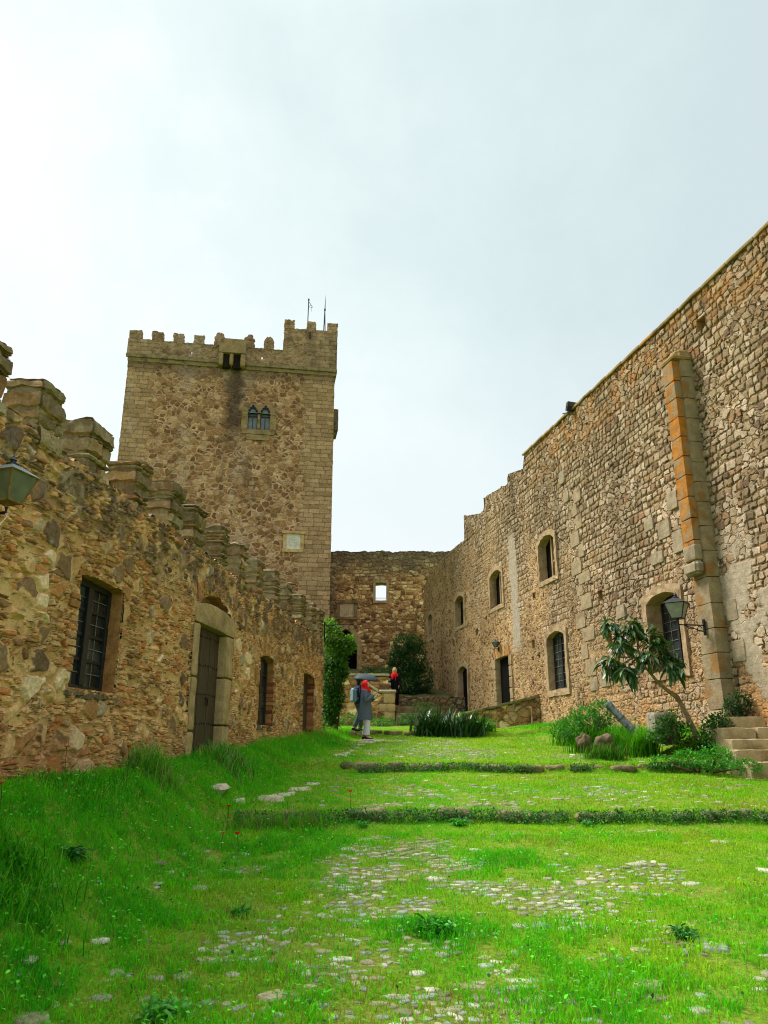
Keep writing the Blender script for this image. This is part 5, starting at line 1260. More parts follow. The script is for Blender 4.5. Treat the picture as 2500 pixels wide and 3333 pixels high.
arch_grass('grass_tussock', [(5.85,14.9),(5.75,15.1)], 'brownish grass around the foot of the leaning tree', 500, .2, .4, .006, [GR[0], GR[2], np.array([.16,.16,.05])], spread=.16)
arch_grass('grass_tussock', [(4.08,14.95)], 'grass growing over the feet of the two boulders', 700, .15, .42, .005, [GR[0]*.8, GR[1], np.array([.12,.13,.04])], spread=.17)
arch_grass('grass_tussock', [(4.62,15.9),(4.75,15.9)], 'dark grass tuft under the gun barrel', 350, .2, .45, .006, [GR[0]*.6, GR[0]], spread=.1)
bush('leafy_bush', [((4.45,19.0,2.1),(.3,.3,.28)),((4.75,18.5,2.15),(.3,.3,.3)),((4.25,19.4,2.05),(.22,.25,.2))], 1500, .08, .03, (.02,.13,.006), (.07,.3,.012), 'bright feathery bush at the wall foot right of the mossy ramp wall', stems=1.9, up=1.2)
bush('leafy_bush', [((4.2,16.5,2.15),(.32,.3,.35)),((4.5,16.4,2.3),(.22,.25,.28)),((3.9,16.4,2.0),(.25,.25,.25))], 1600, .08, .03, (.02,.12,.006), (.06,.26,.012), 'bright feathery bush behind the boulders, left of the gun barrel', stems=1.8, up=1.2)
# sword-leaved plants in front of the ramp
IR = [np.array([.012,.05,.012]), np.array([.02,.075,.018]), np.array([.03,.10,.02])]
arch_grass('sword_leaf_plant', [(1.3,22.5),(1.6,22.4),(1.85,22.6),(1.1,22.6)], 'larger clump of dark sword-shaped leaves left of the mossy ramp wall', 360, .3, 1.0, .026, IR, spread=.17, cat='plant', lean=(.3,1.3), mat='gloss')
arch_grass('sword_leaf_plant', [(2.25,22.6),(2.5,22.7)], 'smaller clump of sword-shaped leaves touching the mossy ramp wall', 200, .25, .9, .024, IR, spread=.22, cat='plant', lean=(.3,1.3), mat='gloss')
arch_grass('grass_tussock', [(2.7,22.9),(2.9,23.2)], 'soft dark green grass right of the sword-leaved plants', 400, .25, .6, .008, [GR[0]*.7, GR[1]*.8], spread=.18)
# clumps of rank grass on the left
LG = [np.array([.02,.20,.006]), np.array([.05,.32,.008]), np.array([.12,.38,.015])]
arch_grass('grass_tussock', [(-2.35,5.35),(-2.5,5.7)], 'rank dark grass clump at the left edge of the picture', 900, .12, .28, .0045, LG, spread=.18)
arch_grass('grass_tussock', [(-2.72,9.2),(-2.65,9.5)], 'seeding grass clump against the wall between window and door', 600, .2, .5, .004, [LG[1], LG[2], np.array([.3,.3,.12])], spread=.13)
arch_grass('grass_tussock', [(-2.3,11.7),(-2.25,12.2)], 'pale seeding grass in front of the studded door', 420, .2, .42, .004, [LG[1], LG[0], np.array([.34,.34,.18])], spread=.14)
arch_grass('grass_tussock', [(-1.6,9.6),(-1.2,9.6),(-.9,9.75)], 'olive grass over the left end of the lower step', 800, .12, .3, .004, [LG[2], LG[1], np.array([.18,.2,.05])], spread=.2)
arch_grass('grass_tussock', [(-3.0,7.3),(-2.8,7.6),(-2.9,8.2)], 'thick green grass on the bank under the near window', 700, .08, .20, .0045, LG, spread=.25)

# broad-leaved weeds in the lawn
def rosette(x, y, r, n, label, c=(.02,.17,.006), up=.5):
    z = gz(x, y); root = empty('leafy_weed', (x, y, z), random.random()*6, label, 'weed')
    a = rng.uniform(0, 6.28, n); el = rng.uniform(.1, up+.5, n); D = np.stack([np.cos(a)*np.cos(el), np.sin(a)*np.cos(el), np.sin(el)], -1); C = np.stack([rng.normal(size=n)*r*.35, rng.normal(size=n)*r*.3, rng.uniform(0,.4,n)*r], -1)
    link('leaves', leaf_mesh('leaves', C, D, np.tile([0,0,1.0],(n,1))+rdir(n)*.5, r*rng.uniform(.25,.65,n), r*rng.uniform(.08,.22,n), np.array(c)*np.array([1.5,1.45,1.2])*rng.uniform(.6,1.4,(n,1)), .25, .15, .2), M['leaf'], root)
rosette(.33, 5.95, .17, 190, 'bright leafy weed in the middle of the foreground grass')
rosette(2.0, 5.75, .13, 110, 'dark leafy weed right of centre in the foreground', (.012,.11,.006))
rosette(-2.35, 6.3, .15, 150, 'dark leafy weed on the left in the foreground', (.012,.10,.006))
rosette(-1.05, 6.35, .12, 60, 'upright leafy weed left of the cobble patch', (.02,.15,.01), 1.0)
rosette(-.25, 9.7, .13, 60, 'broad weed clump against the lower step, left of centre')
rosette(.9, 9.72, .15, 90, 'large-leaved weed clump against the middle of the lower step', (.025,.2,.008))
rosette(2.4, 9.78, .12, 50, 'broad weed clump against the right half of the lower step')
rosette(-1.15, 4.6, .16, 170, 'pale jagged weed at the bottom left edge', (.05,.22,.02), .8)
# ground cover of small leaves
n = 46000; y = 4.1 + 11*rng.random(n)**.9; x = (rng.random(n)*2-1)*(.5*y+.3); L_ = lushness(x,y); k = (rng.random(n) < .12 + L_*.75) & (x > xl(y)+.05) & (cob_patch(x,y) < .35) & ~((x > 5.75) & (y > 12.9)); x, y, L_ = x[k], y[k], L_[k]; n = len(x)
D = rdir(n); D[:,2] = np.abs(D[:,2])*.5; z = ground(x,y) + rng.uniform(.01,.05,n)*(1+L_*1.6)
me = leaf_mesh('ground_cover', np.stack([x,y,z],-1), D, np.tile([0,0,1.0],(n,1))+rdir(n)*.4, rng.uniform(.015,.04,n), rng.uniform(.01,.024,n), (G_DARK*(1-rng.random((n,1))) + G_MID*rng.random((n,1)))*rng.uniform(.7,1.2,(n,1)), .1, .1, .1)
tag(link('ground_cover', me, M['leaf']), 'small round-leaved weeds creeping through the grass', 'weeds', kind='stuff')
# leaves and grass hanging over the step risers, colour deepened to paint shade
n = 12000; s_ = rng.random(n) < .55; y0 = np.where(s_, 10.0, 14.0); x = np.where(s_, rng.uniform(-1.8, 5.4, n), rng.uniform(-.8, 5.9, n)); k = (.6*vnoise(x, y0, 1.4, 81) + .4*vnoise(x, y0, 5, 82) > .37); x, y0 = x[k], y0[k]; n = len(x)
y = y0 - np.abs(rng.normal(.03,.07,n)); z = ground(x, y0-.12) + rng.uniform(0,.15,n)
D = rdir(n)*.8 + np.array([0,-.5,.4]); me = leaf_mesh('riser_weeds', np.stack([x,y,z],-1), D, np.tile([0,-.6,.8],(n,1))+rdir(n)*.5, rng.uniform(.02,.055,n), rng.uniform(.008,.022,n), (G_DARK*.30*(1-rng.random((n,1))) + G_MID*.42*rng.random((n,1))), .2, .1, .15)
tag(link('riser_weeds', me, M['leaf']), 'dark weeds hiding the faces of the terrace steps, deepened for the shade there', 'weeds', kind='stuff')
# daisies
n = 130; y = rng.uniform(7, 19, n); x = xl(y) + rng.uniform(.3, 1.7, n); z = ground(x, y) + rng.uniform(.12, .28, n)
P = np.repeat(np.stack([x,y,z],-1), 6, 0); a = np.tile(np.arange(6)*1.047, n); D = np.stack([np.cos(a), np.sin(a), np.full(len(a), .25)], -1)
me = leaf_mesh('daisies', P, D, np.tile([0,0,1.0],(len(a),1)), .017, .012, np.tile([.75,.76,.7],(len(a),1)), 0, 0, 0); tag(link('daisies', me, M['petal']), 'tiny white daisies scattered in the left bank', 'flowers', kind='stuff')
# poppies
PP = [(-3.05,6.35,.30,'red','big red poppy at the left edge, standing in rank grass'),(-2.85,6.1,.22,'pink','faded pink-orange poppy below the big red one at the left edge'),(-1.78,9.35,.28,'red','red poppy above the left end of the lower step'),(-1.45,8.3,.2,'red','red poppy in the dark grass below the lower step end'),(-1.62,8.35,.17,'pink','faded poppy beside the red poppy below the step end'),(-.42,10.2,.2,'red','lone red poppy on the lower terrace near its left end'),(-2.98,7.6,.3,'pink','pale red poppy against the wall foot under the near window'),(-2.72,8.6,.34,'red','small red long-stalked poppy by the wall, right of the near window')]
for x, y, h, c, lab in PP:
    z = gz(x, y); t = empty('poppy', (x, y, z), random.random()*6, lab, 'poppy', 'poppies in the left-hand grass')
    b = MB(); b.tube([(0,0,0),(.01,.01,h*.6),(.02,0,h)], .003, 5); b.build('stem', M['stem'], t)
    a = np.arange(5)*1.257; D = np.stack([np.cos(a), np.sin(a), np.full(5,.75)],-1); col = np.tile([.62,.02,.006] if c == 'red' else [.55,.16,.07],(5,1))
    link('petals', leaf_mesh('petals', np.tile([.02,0,h],(5,1)), D, np.tile([0,0,1.0],(5,1)), .036, .05, col, -.1, .1, 0), M['petal'], t)
    b = MB(); b.ell((.02,0,h+.008), (.008,.008,.01), 6, 5); b.build('seed_head', M['frame'], t)

# ================================================================ LEANING LOQUAT TREE
T0 = Vector((5.88, 14.95, 1.70)); TR = empty('broad_leaf_tree', T0, 0, 'small leaning tree with long glossy drooping leaves in front of the buttress window', 'tree')
def rel(x, z, y=14.95): return Vector((x, y, z)) - T0
path = [rel(5.90,1.62), rel(5.80,1.95), rel(5.70,2.22), rel(5.60,2.46), rel(5.545,2.56), rel(5.40,2.66,14.93), rel(5.22,2.80,14.9), rel(5.08,2.98,14.88), rel(4.95,3.14,14.86), rel(4.80,3.30,14.85)]
b = MB(); b.tube(path, [.07,.054,.047,.043,.048,.034,.028,.025,.021,.016], 10); trunk = b.build('trunk', M['bark'], TR, smooth=True)
tips = []; b = MB()
br = [((4.80,3.30),[(4.66,3.5,.05),(4.55,3.72,.0)]),((4.80,3.30),[(4.60,3.42,-.12),(4.42,3.50,-.2)]),((4.95,3.14),[(4.9,3.5,.12),(4.92,3.88,.1)]),((4.95,3.14),[(5.1,3.4,-.1),(5.16,3.74,-.15)]),((5.08,2.98),[(5.25,3.2,.1),(5.42,3.34,.1)]),((4.80,3.30),[(4.5,3.3,.1),(4.33,3.2,.15)]),((4.95,3.14),[(4.7,3.05,-.2),(4.52,3.02,-.3)]),((5.08,2.98),[(5.0,3.2,-.25),(4.92,3.3,-.35)]),((5.08,2.98),[(5.3,3.12,-.2),(5.4,3.08,-.3)]),((4.66,3.5),[(4.48,3.75,.12),(4.40,3.95,.15)]),((4.9,3.5),[(4.78,3.75,-.1),(4.78,3.9,-.12)]),((4.80,3.30),[(4.62,3.2,.25),(4.5,3.12,.3)]),((5.1,3.4),[(5.28,3.55,.1),(5.36,3.62,.12)]),((5.08,2.98),[(5.42,3.22,.0),(5.54,3.26,.05)])]
for (sx, sz), pts in br:
    P = [rel(sx, sz, 14.86)] + [rel(px, pz, 14.86 + py) for px, pz, py in pts]; b.tube(P, [.018,.012,.006], 6); tips.append((P[-1], (P[-1]-P[-2]).normalized())); tips.append(((P[-1]+P[-2])/2, (P[-1]-P[-2]).normalized()))
b.build('branch', M['bark'], TR, smooth=True)
C=[];D=[];N=[]
for t, d in tips:
    for k in range(21):
        a = random.random()*6.283; el = random.uniform(-.9, .9); v = Vector((math.cos(a)*math.cos(el), math.sin(a)*math.cos(el), math.sin(el)*.7 - .25)) + d*.35
        C.append(t + Vector((random.gauss(0,.05), random.gauss(0,.05), random.gauss(0,.05)))); D.append(v); N.append((random.gauss(0,.3), random.gauss(0,.3), 1))
n = len(C); tt = rng.random((n,1)); col = np.array([.014,.06,.012])*(1-tt) + np.array([.06,.15,.03])*tt; ol = rng.random(n) < .12; col[ol] = np.array([.13,.15,.05])
link('foliage', leaf_mesh('foliage', np.array([tuple(c) for c in C]), np.array([tuple(d) for d in D]), np.array(N), rng.uniform(.17,.30,n), rng.uniform(.06,.09,n), col, .12, .10, .55), M['gloss'], TR)

# ================================================================ SMALL THINGS BY THE RIGHT WALL
DRU = empty('stone_drum', (5.46, 15.65, 1.72), rad(8), 'squat grey stone drum among weeds behind the leaning tree', 'stone drum')
b = MB(); b.lathe([(.001,0),(.27,0),(.285,.05),(.285,.54),(.27,.585),(.001,.59)], n=10); 
b.v = [tuple(Vector(p) + mn.noise_vector(Vector(p)*7)*.012) for p in b.v]; b.build('drum', M['drum'], DRU)
b = MB(); b.rbox((-.03,-.06,.585),(.07,.05,.64),.03,.012,9,.02,1); b.rbox((.08,-.05,.585),(.15,.04,.62),.03,.012,9,.02,2); b.build('loose_stone', M['rock'], DRU, smooth=True)
# old gun barrel: swelling tube with rings and knob
A = Vector((4.58, 16.25, 2.52)); B_ = Vector((5.06, 15.95, 1.86)); ax = (A - B_).normalized(); Lg = (A - B_).length
GB = empty('gun_barrel', B_, 0, 'grey weathered gun barrel tilted up out of the tall grass', 'gun barrel'); GB.rotation_euler = ax.to_track_quat('Z', 'Y').to_euler()
b = MB(); b.lathe([(.001,0),(.085,0),(.088,.12),(.078,.16),(.076,.42),(.07,Lg-.14),(.08,Lg-.10),(.084,Lg-.03),(.075,Lg),(.045,Lg),(.04,Lg-.08),(.001,Lg-.08)], n=16); brl = b.build('barrel', M['gun'], GB, smooth=False)
b = MB(); b.lathe([(.075,.15),(.098,.155),(.098,.19),(.075,.195)], n=16); b.lathe([(.07,.45),(.09,.455),(.09,.485),(.07,.49)], n=16); b.build('ring', M['gun'], brl)
b = MB(); b.tube([(-.15,0,.3),(.15,0,.3)], .035, 10); b.build('trunnion', M['gun'], brl)
def boulder(c, r, lab, seed):
    b = MB(); b.ell((0,0,0), (1,1,1), 26, 19); 
    b.v = [tuple(Vector((p[0]*r[0], p[1]*r[1], p[2]*r[2])) * (1 + .45*mn.noise(Vector(p)*1.1 + Vector((seed,0,0))) +   .24*mn.noise(Vector(p)*2.6 + Vector((seed,2,0))) + .12*mn.noise(Vector(p)*7 + Vector((seed,4,0))))) for p in b.v]
    o = b.build('boulder', M['rock'], None, smooth=True, loc=c, sharp=False); tag(o, lab, 'boulder', 'boulders under the right wall')
boulder((3.78,15.2,1.76), (.13,.13,.14), 'pale boulder at the left edge of the tall grass', 1)
boulder((4.15,15.2,1.70), (.2,.16,.16), 'browner boulder half hidden by grass below the gun barrel', 5)

# ================================================================ LANTERNS
def lantern(loc, rz, arm, s, label, glass, roofm='black', framem='black', drop=None, lean=0):
    """four-sided tapered lantern standing on an arm that runs to local +X (towards the wall)"""
    t = empty('wall_lantern', loc, rz, label, 'lantern')
    hb, ht, H = .10*s, .19*s, .30*s; R = Matrix.Rotation(rad(45)+lean, 3, 'Z')
    c = [Vector((q, w_, 0)) for q, w_ in ((-1,-1),(1,-1),(1,1),(-1,1))]
    bot = [R @ (v*hb) + Vector((0,0,.06*s)) for v in c]; top = [R @ (v*ht) + Vector((0,0,.06*s+H)) for v in c]
    g = MB(); g.add(bot + top, [(0,1,5,4),(1,2,6,5),(2,3,7,6),(3,0,4,7)]); g.build('glass', M[glass], t)
    f = MB()
    for a_, b_ in zip(bot, top): f.tube([a_*1.01, b_*1.01], .011*s, 5)
    for r_ in (bot, top):
        for k in range(4): f.tube([r_[k]*1.0, r_[(k+1)%4]*1.0], .010*s, 5)
    f.tube([(0,0,0),(0,0,.06*s)], .02*s, 6); f.add([v.copy() for v in bot], [(3,2,1,0)]); f.build('frame', M[framem], t)
    r_ = MB(); eave = [R @ (v*ht*1.16) + Vector((0,0,.06*s+H)) for v in c]; ridge = [R @ (v*ht*.42) + Vector((0,0,.06*s+H+.10*s)) for v in c]
    r_.add(eave + ridge, [(0,1,5,4),(1,2,6,5),(2,3,7,6),(3,0,4,7),(4,5,6,7),(3,2,1,0)]); ro = r_.build('roof', M[roofm], t)
    k = MB(); z0 = .06*s+H+.10*s; k.lathe([(.001,z0-.01),(.075*s,z0-.01),(.07*s,z0+.03*s),(.035*s,z0+.04*s),(.03*s,z0+.065*s),(.04*s,z0+.075*s),(.02*s,z0+.10*s),(.001,z0+.14*s)], n=10); k.build('finial', M['black'], ro)
    a = MB(); a.tube([(0,0,0),(0,0,-.06*s),(arm,0,-.06*s)], .013, 6); a.tube([(.12,0,-.07*s),(arm*.6,0,-.13*s),(arm,0,-.2*s)], .009, 6)
    a.tube([(arm-.10+.05*math.cos(q), 0, -.13*s+.05*math.sin(q)) for q in np.linspace(0,5.5,12)], .008, 5); a.box((arm-.012,-.03,-.26*s),(arm+.012,.03,.06*s)); a.build('bracket', M['iron'], t); return t
rdirn = math.atan2(.1914, .9815)
lantern((5.85, 15.25, 4.04), rdirn, .56, 1.0, 'black lantern with frosted glass on an iron arm beside the buttress', 'frost')
# large green-glazed lantern close by on the left, with a bulb hanging under it
ll = lantern((-2.885, 5.6, 3.37), math.atan2(.11, -1), .48, .72, 'big dusty green-glazed lantern cut by the left picture edge', 'frostg', 'zinc', 'rust', lean=rad(34))
b = MB(); b.tube([(.0,0,-.05),(-.03,.02,-.08),(.0,.04,-.14),(.03,.05,-.22)], .004, 5); b.build('cable', M['white'], ll)
b = MB(); b.lathe([(.001,-.36),(.03,-.35),(.038,-.31),(.034,-.27),(.02,-.25),(.018,-.21),(.001,-.21)], (.03,.05,0), 12); b.build('bulb', M['white'], ll, smooth=True)
sl = lantern((4.06, 28.1, 5.14), rdirn, .10, .55, 'small dark lantern above the right-hand doorway', 'panegrey')
# floodlight on the coping
FL = empty('floodlight', (5.56, 20.9, 11.2), rad(200), 'small dark floodlight perched on the coping of the right wall', 'floodlight')
b = MB(); b.loft([[Vector((sx*.10, -.14, sz*.12)) for sx, sz in ((-1,-1),(1,-1),(1,1),(-1,1))], [Vector((sx*.14, 0, sz*.15+.0)) for sx, sz in ((-1,-1),(1,-1),(1,1),(-1,1))], [Vector((sx*.14, .03, sz*.15)) for sx, sz in ((-1,-1),(1,-1),(1,1),(-1,1))]])
h_ = b.build('lamp_housing', M['steel'], FL, bevel=.01, loc=(0,0,.14)); h_.rotation_euler = (rad(-20), 0, 0)
b = MB(); b.add([(-.11,.033,-.12),(.11,.033,-.12),(.11,.033,.12),(-.11,.033,.12)], [(3,2,1,0)]); b.build('lens', M['pane'], h_)
b = MB(); b.tube([(-.16,0,.14),(-.16,0,-.02),(.16,0,-.02),(.16,0,.14)], .012, 6); b.tube([(0,0,-.02),(0.25,-.1,-.08)], .015, 6); b.build('bracket', M['steel'], FL)
# iron bracket at the end of the left wall
IB = empty('iron_bracket', (-1.60, 21.3, 4.9), 0, 'thin wrought iron arm jutting from the far end of the left wall', 'bracket')
b = MB(); b.tube([(0,0,0),(.78,0,.05)], .014, 6); b.box((-.06,-.03,-.45),(-.03,.03,.1)); b.build('arm', M['iron'], IB)
b = MB(); b.tube([(-.03,0,-.4),(.15,0,-.15),(.5,0,-.02)], .01, 6); b.tube([(.70+.08*math.cos(q), 0, -.05+.08*math.sin(q)) for q in np.linspace(-1,4.2,12)], .01, 5); b.tube([(.64,0,-.1),(.52,0,-.42),(.45,0,-.6)], .008, 5); b.build('scroll', M['iron'], IB)

# ================================================================ PEOPLE
SK = simple('skin', lin(206,158,128), .5, .08, 10, .4, 0, 0)
CL = dict(coat=simple('grey_wool_coat', lin(92,104,116), .9, .22, 30, .1), red=simple('red_hood_cloth', lin(226,20,30), .7, .12, 12, .2), white=simple('white_cotton', lin(214,214,226), .85, .05, 20, .1), sneaker=simple('black_canvas', lin(30,30,32), .7, .2, 20, .2),
     sole=simple('white_rubber', lin(226,224,216), .5, .05, 10, .3, 0, 0), denim=simple('navy_jacket', lin(38,56,84), .85, .25, 20, .1), pack=simple('pale_blue_backpack', lin(132,160,176), .8, .15, 16, .2), trous=simple('grey_green_trousers', lin(72,88,88), .85, .2, 20, .1),
     black=simple('black_clothing', lin(14,14,15), .8, .3, 20, .15), hairb=simple('blond_hair', lin(196,160,98), .5, .25, 40, .4), haird=simple('dark_hair', lin(38,30,28), .5, .25, 40, .4), umb=simple('teal_umbrella_cloth', lin(38,54,60), .55, .12, 6, .35, 0, 0), eye=simple('eye', lin(24,20,18), .3, .1, 10, .4, 0, 0), lip=simple('lips', lin(168,86,80), .5, .1, 10, .4, 0, 0))
def skin(name, nodes, edges, mat, parent, root=0, sub=2):
    me = bpy.data.meshes.new(name); bm = bmesh.new(); ly = bm.verts.layers.skin.verify(); vs = []
    for i, (co, r) in enumerate(nodes):
        v = bm.verts.new(co); v[ly].radius = r if isinstance(r, tuple) else (r, r); v[ly].use_root = (i == root); vs.append(v)
    for a, b in edges: bm.edges.new((vs[a], vs[b]))
    bm.to_mesh(me); bm.free(); o = link(name, me, mat, parent); m1 = o.modifiers.new('skin', 'SKIN'); m1.use_smooth_shade = True
    m2 = o.modifiers.new('sub', 'SUBSURF'); m2.levels = sub; m2.render_levels = sub; return o
def fingers(b, p, d, side, s=1.0):
    """palm, four bent fingers and a thumb"""
    p = Vector(p); d = Vector(d).normalized(); sd = Vector(side).normalized(); nrm = d.cross(sd)
    rot = Matrix((sd, nrm, d)).transposed(); b.ell(p + d*.04*s, (.038*s, .016*s, .05*s), 8, 6, rot)
    for k, L in enumerate((.062, .072, .068, .052)):
        q = p + d*.08*s + sd*(-.027 + .018*k)*s; b.tube([q, q + d*L*.5*s + nrm*.006*s, q + d*L*.85*s + nrm*.022*s], [.0085*s,.0078*s,.006*s], 6)
    q = p + d*.03*s - sd*.034*s; b.tube([q, q + d*.03*s - sd*.02*s + nrm*.008*s, q + d*.055*s - sd*.022*s + nrm*.018*s], [.010*s,.009*s,.007*s], 6)
def person(loc, rz, s, label, J, build):
    t = empty('person', loc, rz, label, 'person'); t.scale = (s, s, s)
    names = list(J); nodes = [J[k] for k in names]; ix = {k: i for i, k in enumerate(names)}
    E = [('pelvis','belly'),('belly','chest'),('chest','neck'),('neck','skull'),('skull','crown'),('chest','shl'),('shl','ell'),('ell','wrl'),('chest','shr'),('shr','elr'),('elr','wrr'),('pelvis','hil'),('hil','knl'),('knl','anl'),('anl','tol'),('pelvis','hir'),('hir','knr'),('knr','anr'),('anr','tor')]
    body = skin('body', nodes, [(ix[a], ix[b]) for a, b in E], SK, t, 0)
    sk = Vector(J['skull'][0]); f = MB()
    f.ell(sk + Vector((0,-.092,-.005)), (.014,.024,.022), 6, 5); 
    for q in (-1, 1): g = MB(); g.ell(sk + Vector((q*.088,.005,-.005)), (.012,.022,.032), 6, 5); g.build('ear', SK, body, smooth=True)
    f.build('nose', SK, body, smooth=True)
    
    for q in (-1, 1): e_ = MB(); e_.ell(sk + Vector((q*.034,-.080,.022)), (.012,.008,.009), 6, 5); e_.build('eye', CL['eye'], body)
    e_ = MB(); e_.ell(sk + Vector((0,-.080,-.048)), (.024,.01,.008), 8, 5); e_.build('mouth', CL['lip'], body)
    for sd, w_, el in (('l','wrl','ell'),('r','wrr','elr')):
        p = Vector(J[w_][0]); d = (p - Vector(J[el][0])).normalized(); side = Vector((0,0,1)) if abs(d.z) < .7 else Vector((0,1,0)); side = (side - d*side.dot(d)).normalized(); h = MB(); fingers(h, p, d, side, 1.0); h.build('hand', SK, body, smooth=True)
    build(t, J, body); return t
def ell_ring(c, rx, ry, n=20, fn=None):
    return [Vector((c[0] + rx*math.cos(2*math.pi*j/n), c[1] + ry*math.sin(2*math.pi*j/n), c[2] + (fn(2*math.pi*j/n) if fn else 0))) for j in range(n)]
def base_pose(**k):
    J = dict(pelvis=((0,0,.93),(.14,.10)), belly=((0,0,1.08),(.125,.09)), chest=((0,.01,1.28),(.14,.095)), neck=((0,0,1.44),.05), skull=((0,-.02,1.56),(.082,.092)), crown=((0,-.01,1.645),(.062,.07)),
        shl=((.175,.01,1.36),.055), ell=((.22,.02,1.10),.042), wrl=((.22,-.06,.87),.028), shr=((-.175,.01,1.36),.055), elr=((-.22,.02,1.10),.042), wrr=((-.22,-.06,.87),.028),
        hil=((.09,0,.86),.085), knl=((.10,-.02,.48),.06), anl=((.10,.03,.09),.037), tol=((.11,-.12,.04),.034), hir=((-.09,0,.86),.085), knr=((-.10,-.02,.48),.06), anr=((-.10,.03,.09),.037), tor=((-.11,-.12,.04),.034))
    J.update(k); return J
def leg(J, s, grow, cut, fromz=None):
    h, k, a = (Vector(J[q+s][0]) for q in ('hi','kn','an')); rh, rk, ra = J['hi'+s][1], J['kn'+s][1], J['an'+s][1]
    return [h, (h+k)/2, k, k + (a-k)*.5, k + (a-k)*cut], [rh+grow, (rh+rk)/2+grow, rk+grow, (rk+ra)/2+grow*1.2, ra+grow*1.5]
def sleeve(b, J, s, g, stop=.9):
    a, e_, w_ = (Vector(J[q][0]) for q in ('sh'+s, 'el'+s, 'wr'+s)); c = Vector(J['chest'][0]); b.tube([c + (a-c)*.55 + Vector((0,0,.03)), a, a + (e_-a)*.5, e_, e_ + (w_-e_)*.5, e_ + (w_-e_)*stop], [.075+g, .068+g, .058+g, .052+g, .046+g, .042+g], 12)
def trousers(J, mat, t, g=.028, cut=.92):
    b = MB()
    for s in 'lr':
        p, r = leg(J, s, g, cut); b.tube(p, r, 14)
    pz = Vector(J['pelvis'][0]); b.loft([ell_ring(pz + Vector((0,0,-.13)), .175, .13), ell_ring(pz, .18, .135), ell_ring(pz + Vector((0,0,.10)), .16, .12)])
    return b.build('trousers', mat, t, smooth=True)
def shoes(J, t, upper, sole):
    for s in 'lr':
        a, to = Vector(J['an'+s][0]), Vector(J['to'+s][0]); d = (to - a); d.z = 0; d.normalize(); h = a - d*.06; h.z = 0; sd = Vector((-d.y, d.x, 0)); z0 = min(a.z, to.z) - .04
        def ring(q, w_, zt, zb): c = h + d*q; return [c + sd*w_ + Vector((0,0,zb)), c + sd*w_*.85 + Vector((0,0,(zt+zb)/2)), c + sd*w_*.3 + Vector((0,0,zt)), c - sd*w_*.3 + Vector((0,0,zt)), c - sd*w_*.85 + Vector((0,0,(zt+zb)/2)), c - sd*w_ + Vector((0,0,zb))]
        b = MB(); b.loft([ring(-.015,.034,z0+.10,z0+.03), ring(.05,.042,z0+.115,z0+.03), ring(.12,.046,z0+.085,z0+.03), ring(.2,.046,z0+.065,z0+.03), ring(.255,.03,z0+.045,z0+.03)]); sh = b.build('shoe', upper, t, smooth=True)
        b = MB(); b.loft([[c + Vector((0,0,z)) for c in (h+d*-.022+sd*.036, h+d*.1+sd*.05, h+d*.2+sd*.05, h+d*.265+sd*.028, h+d*.265-sd*.028, h+d*.2-sd*.05, h+d*.1-sd*.05, h+d*-.022-sd*.036)] for z in (z0, z0+.03)]); b.build('sole', sole, sh)
# 1: red hood, grey coat, hand raised to the chin
def dress1(t, J, body):
    c = Vector(J['chest'][0]); b = MB()
    b.loft([ell_ring((0,.01,1.44), .075, .07), ell_ring((0,.01,1.40), .15, .095), ell_ring((0,.01,1.33), .205, .135), ell_ring((0,.0,1.15), .20, .155), ell_ring((0,.0,.95), .215, .175), ell_ring((0,.01,.75), .235, .195, fn=lambda a: .006*math.sin(3*a)), ell_ring((0,.015,.56), .25, .21, fn=lambda a: .012*math.sin(4*a))], cap=True)
    sleeve(b, J, 'l', .014); sleeve(b, J, 'r', .014); co = b.build('coat', CL['coat'], t, smooth=True)
    b = MB(); b.tube([(.10,-.09,1.43),(.0,-.135,1.28),(-.02,-.155,1.0),(-.02,-.2,.58)], [.02,.016,.012,.012], 6); b.ell((.12,.05,1.41), (.06,.08,.03), 8, 5); b.ell((-.12,.05,1.41), (.06,.08,.03), 8, 5); b.build('lapel', CL['coat'], co, smooth=True)
    trousers(J, CL['white'], t, .034, .86); shoes(J, t, CL['sneaker'], CL['sole'])
    sk = Vector(J['skull'][0]); b = MB(); n = 18; rings = []
    for k in range(9):                                               # open-faced hood falling to the shoulders
        q = k/8; ph = q*math.pi*.62; z = sk.z + .125*math.cos(ph*1.0); r = .02 + .118*math.sin(min(ph, math.pi/2)) if ph < math.pi/2 else .138 - .015*(ph-1.57)
        rings.append([sk + Vector((r*math.sin(a)*.98, .015 + r*1.06*math.cos(a), z - sk.z)) for a in np.linspace(-1.95, 1.95, n)])
    rings.append([sk + Vector((.125*math.sin(a), .03+.125*math.cos(a), -.13)) for a in np.linspace(-2.7, 2.7, n)]); rings.append([sk + Vector((.165*math.sin(a), .03+.14*math.cos(a), -.20)) for a in np.linspace(-3.0, 3.0, n)])
    b.loft(rings, cap=False, closed=False); b.v.append(tuple(sk + Vector((0,.02,.13)))); o = b.build('hood', CL['red'], t, smooth=True); so = o.modifiers.new('thick', 'SOLIDIFY'); so.thickness = .012; so.offset = 1
    b = MB(); b.box((-.03,-.005,-.06),(.03,.005,.06)); 
J1 = base_pose(ell=((.25,-.02,1.08),.042), wrl=((.15,-.25,1.20),.028), elr=((-.24,-.04,1.08),.042), wrr=((-.09,-.26,1.27),.028), skull=((0,-.03,1.56),(.082,.092)), knl=((.10,-.03,.48),.06), anl=((.10,.05,.09),.037), tol=((.11,-.10,.04),.034), anr=((-.10,-.05,.09),.037), tor=((-.11,-.2,.04),.034), knr=((-.10,-.06,.48),.06))
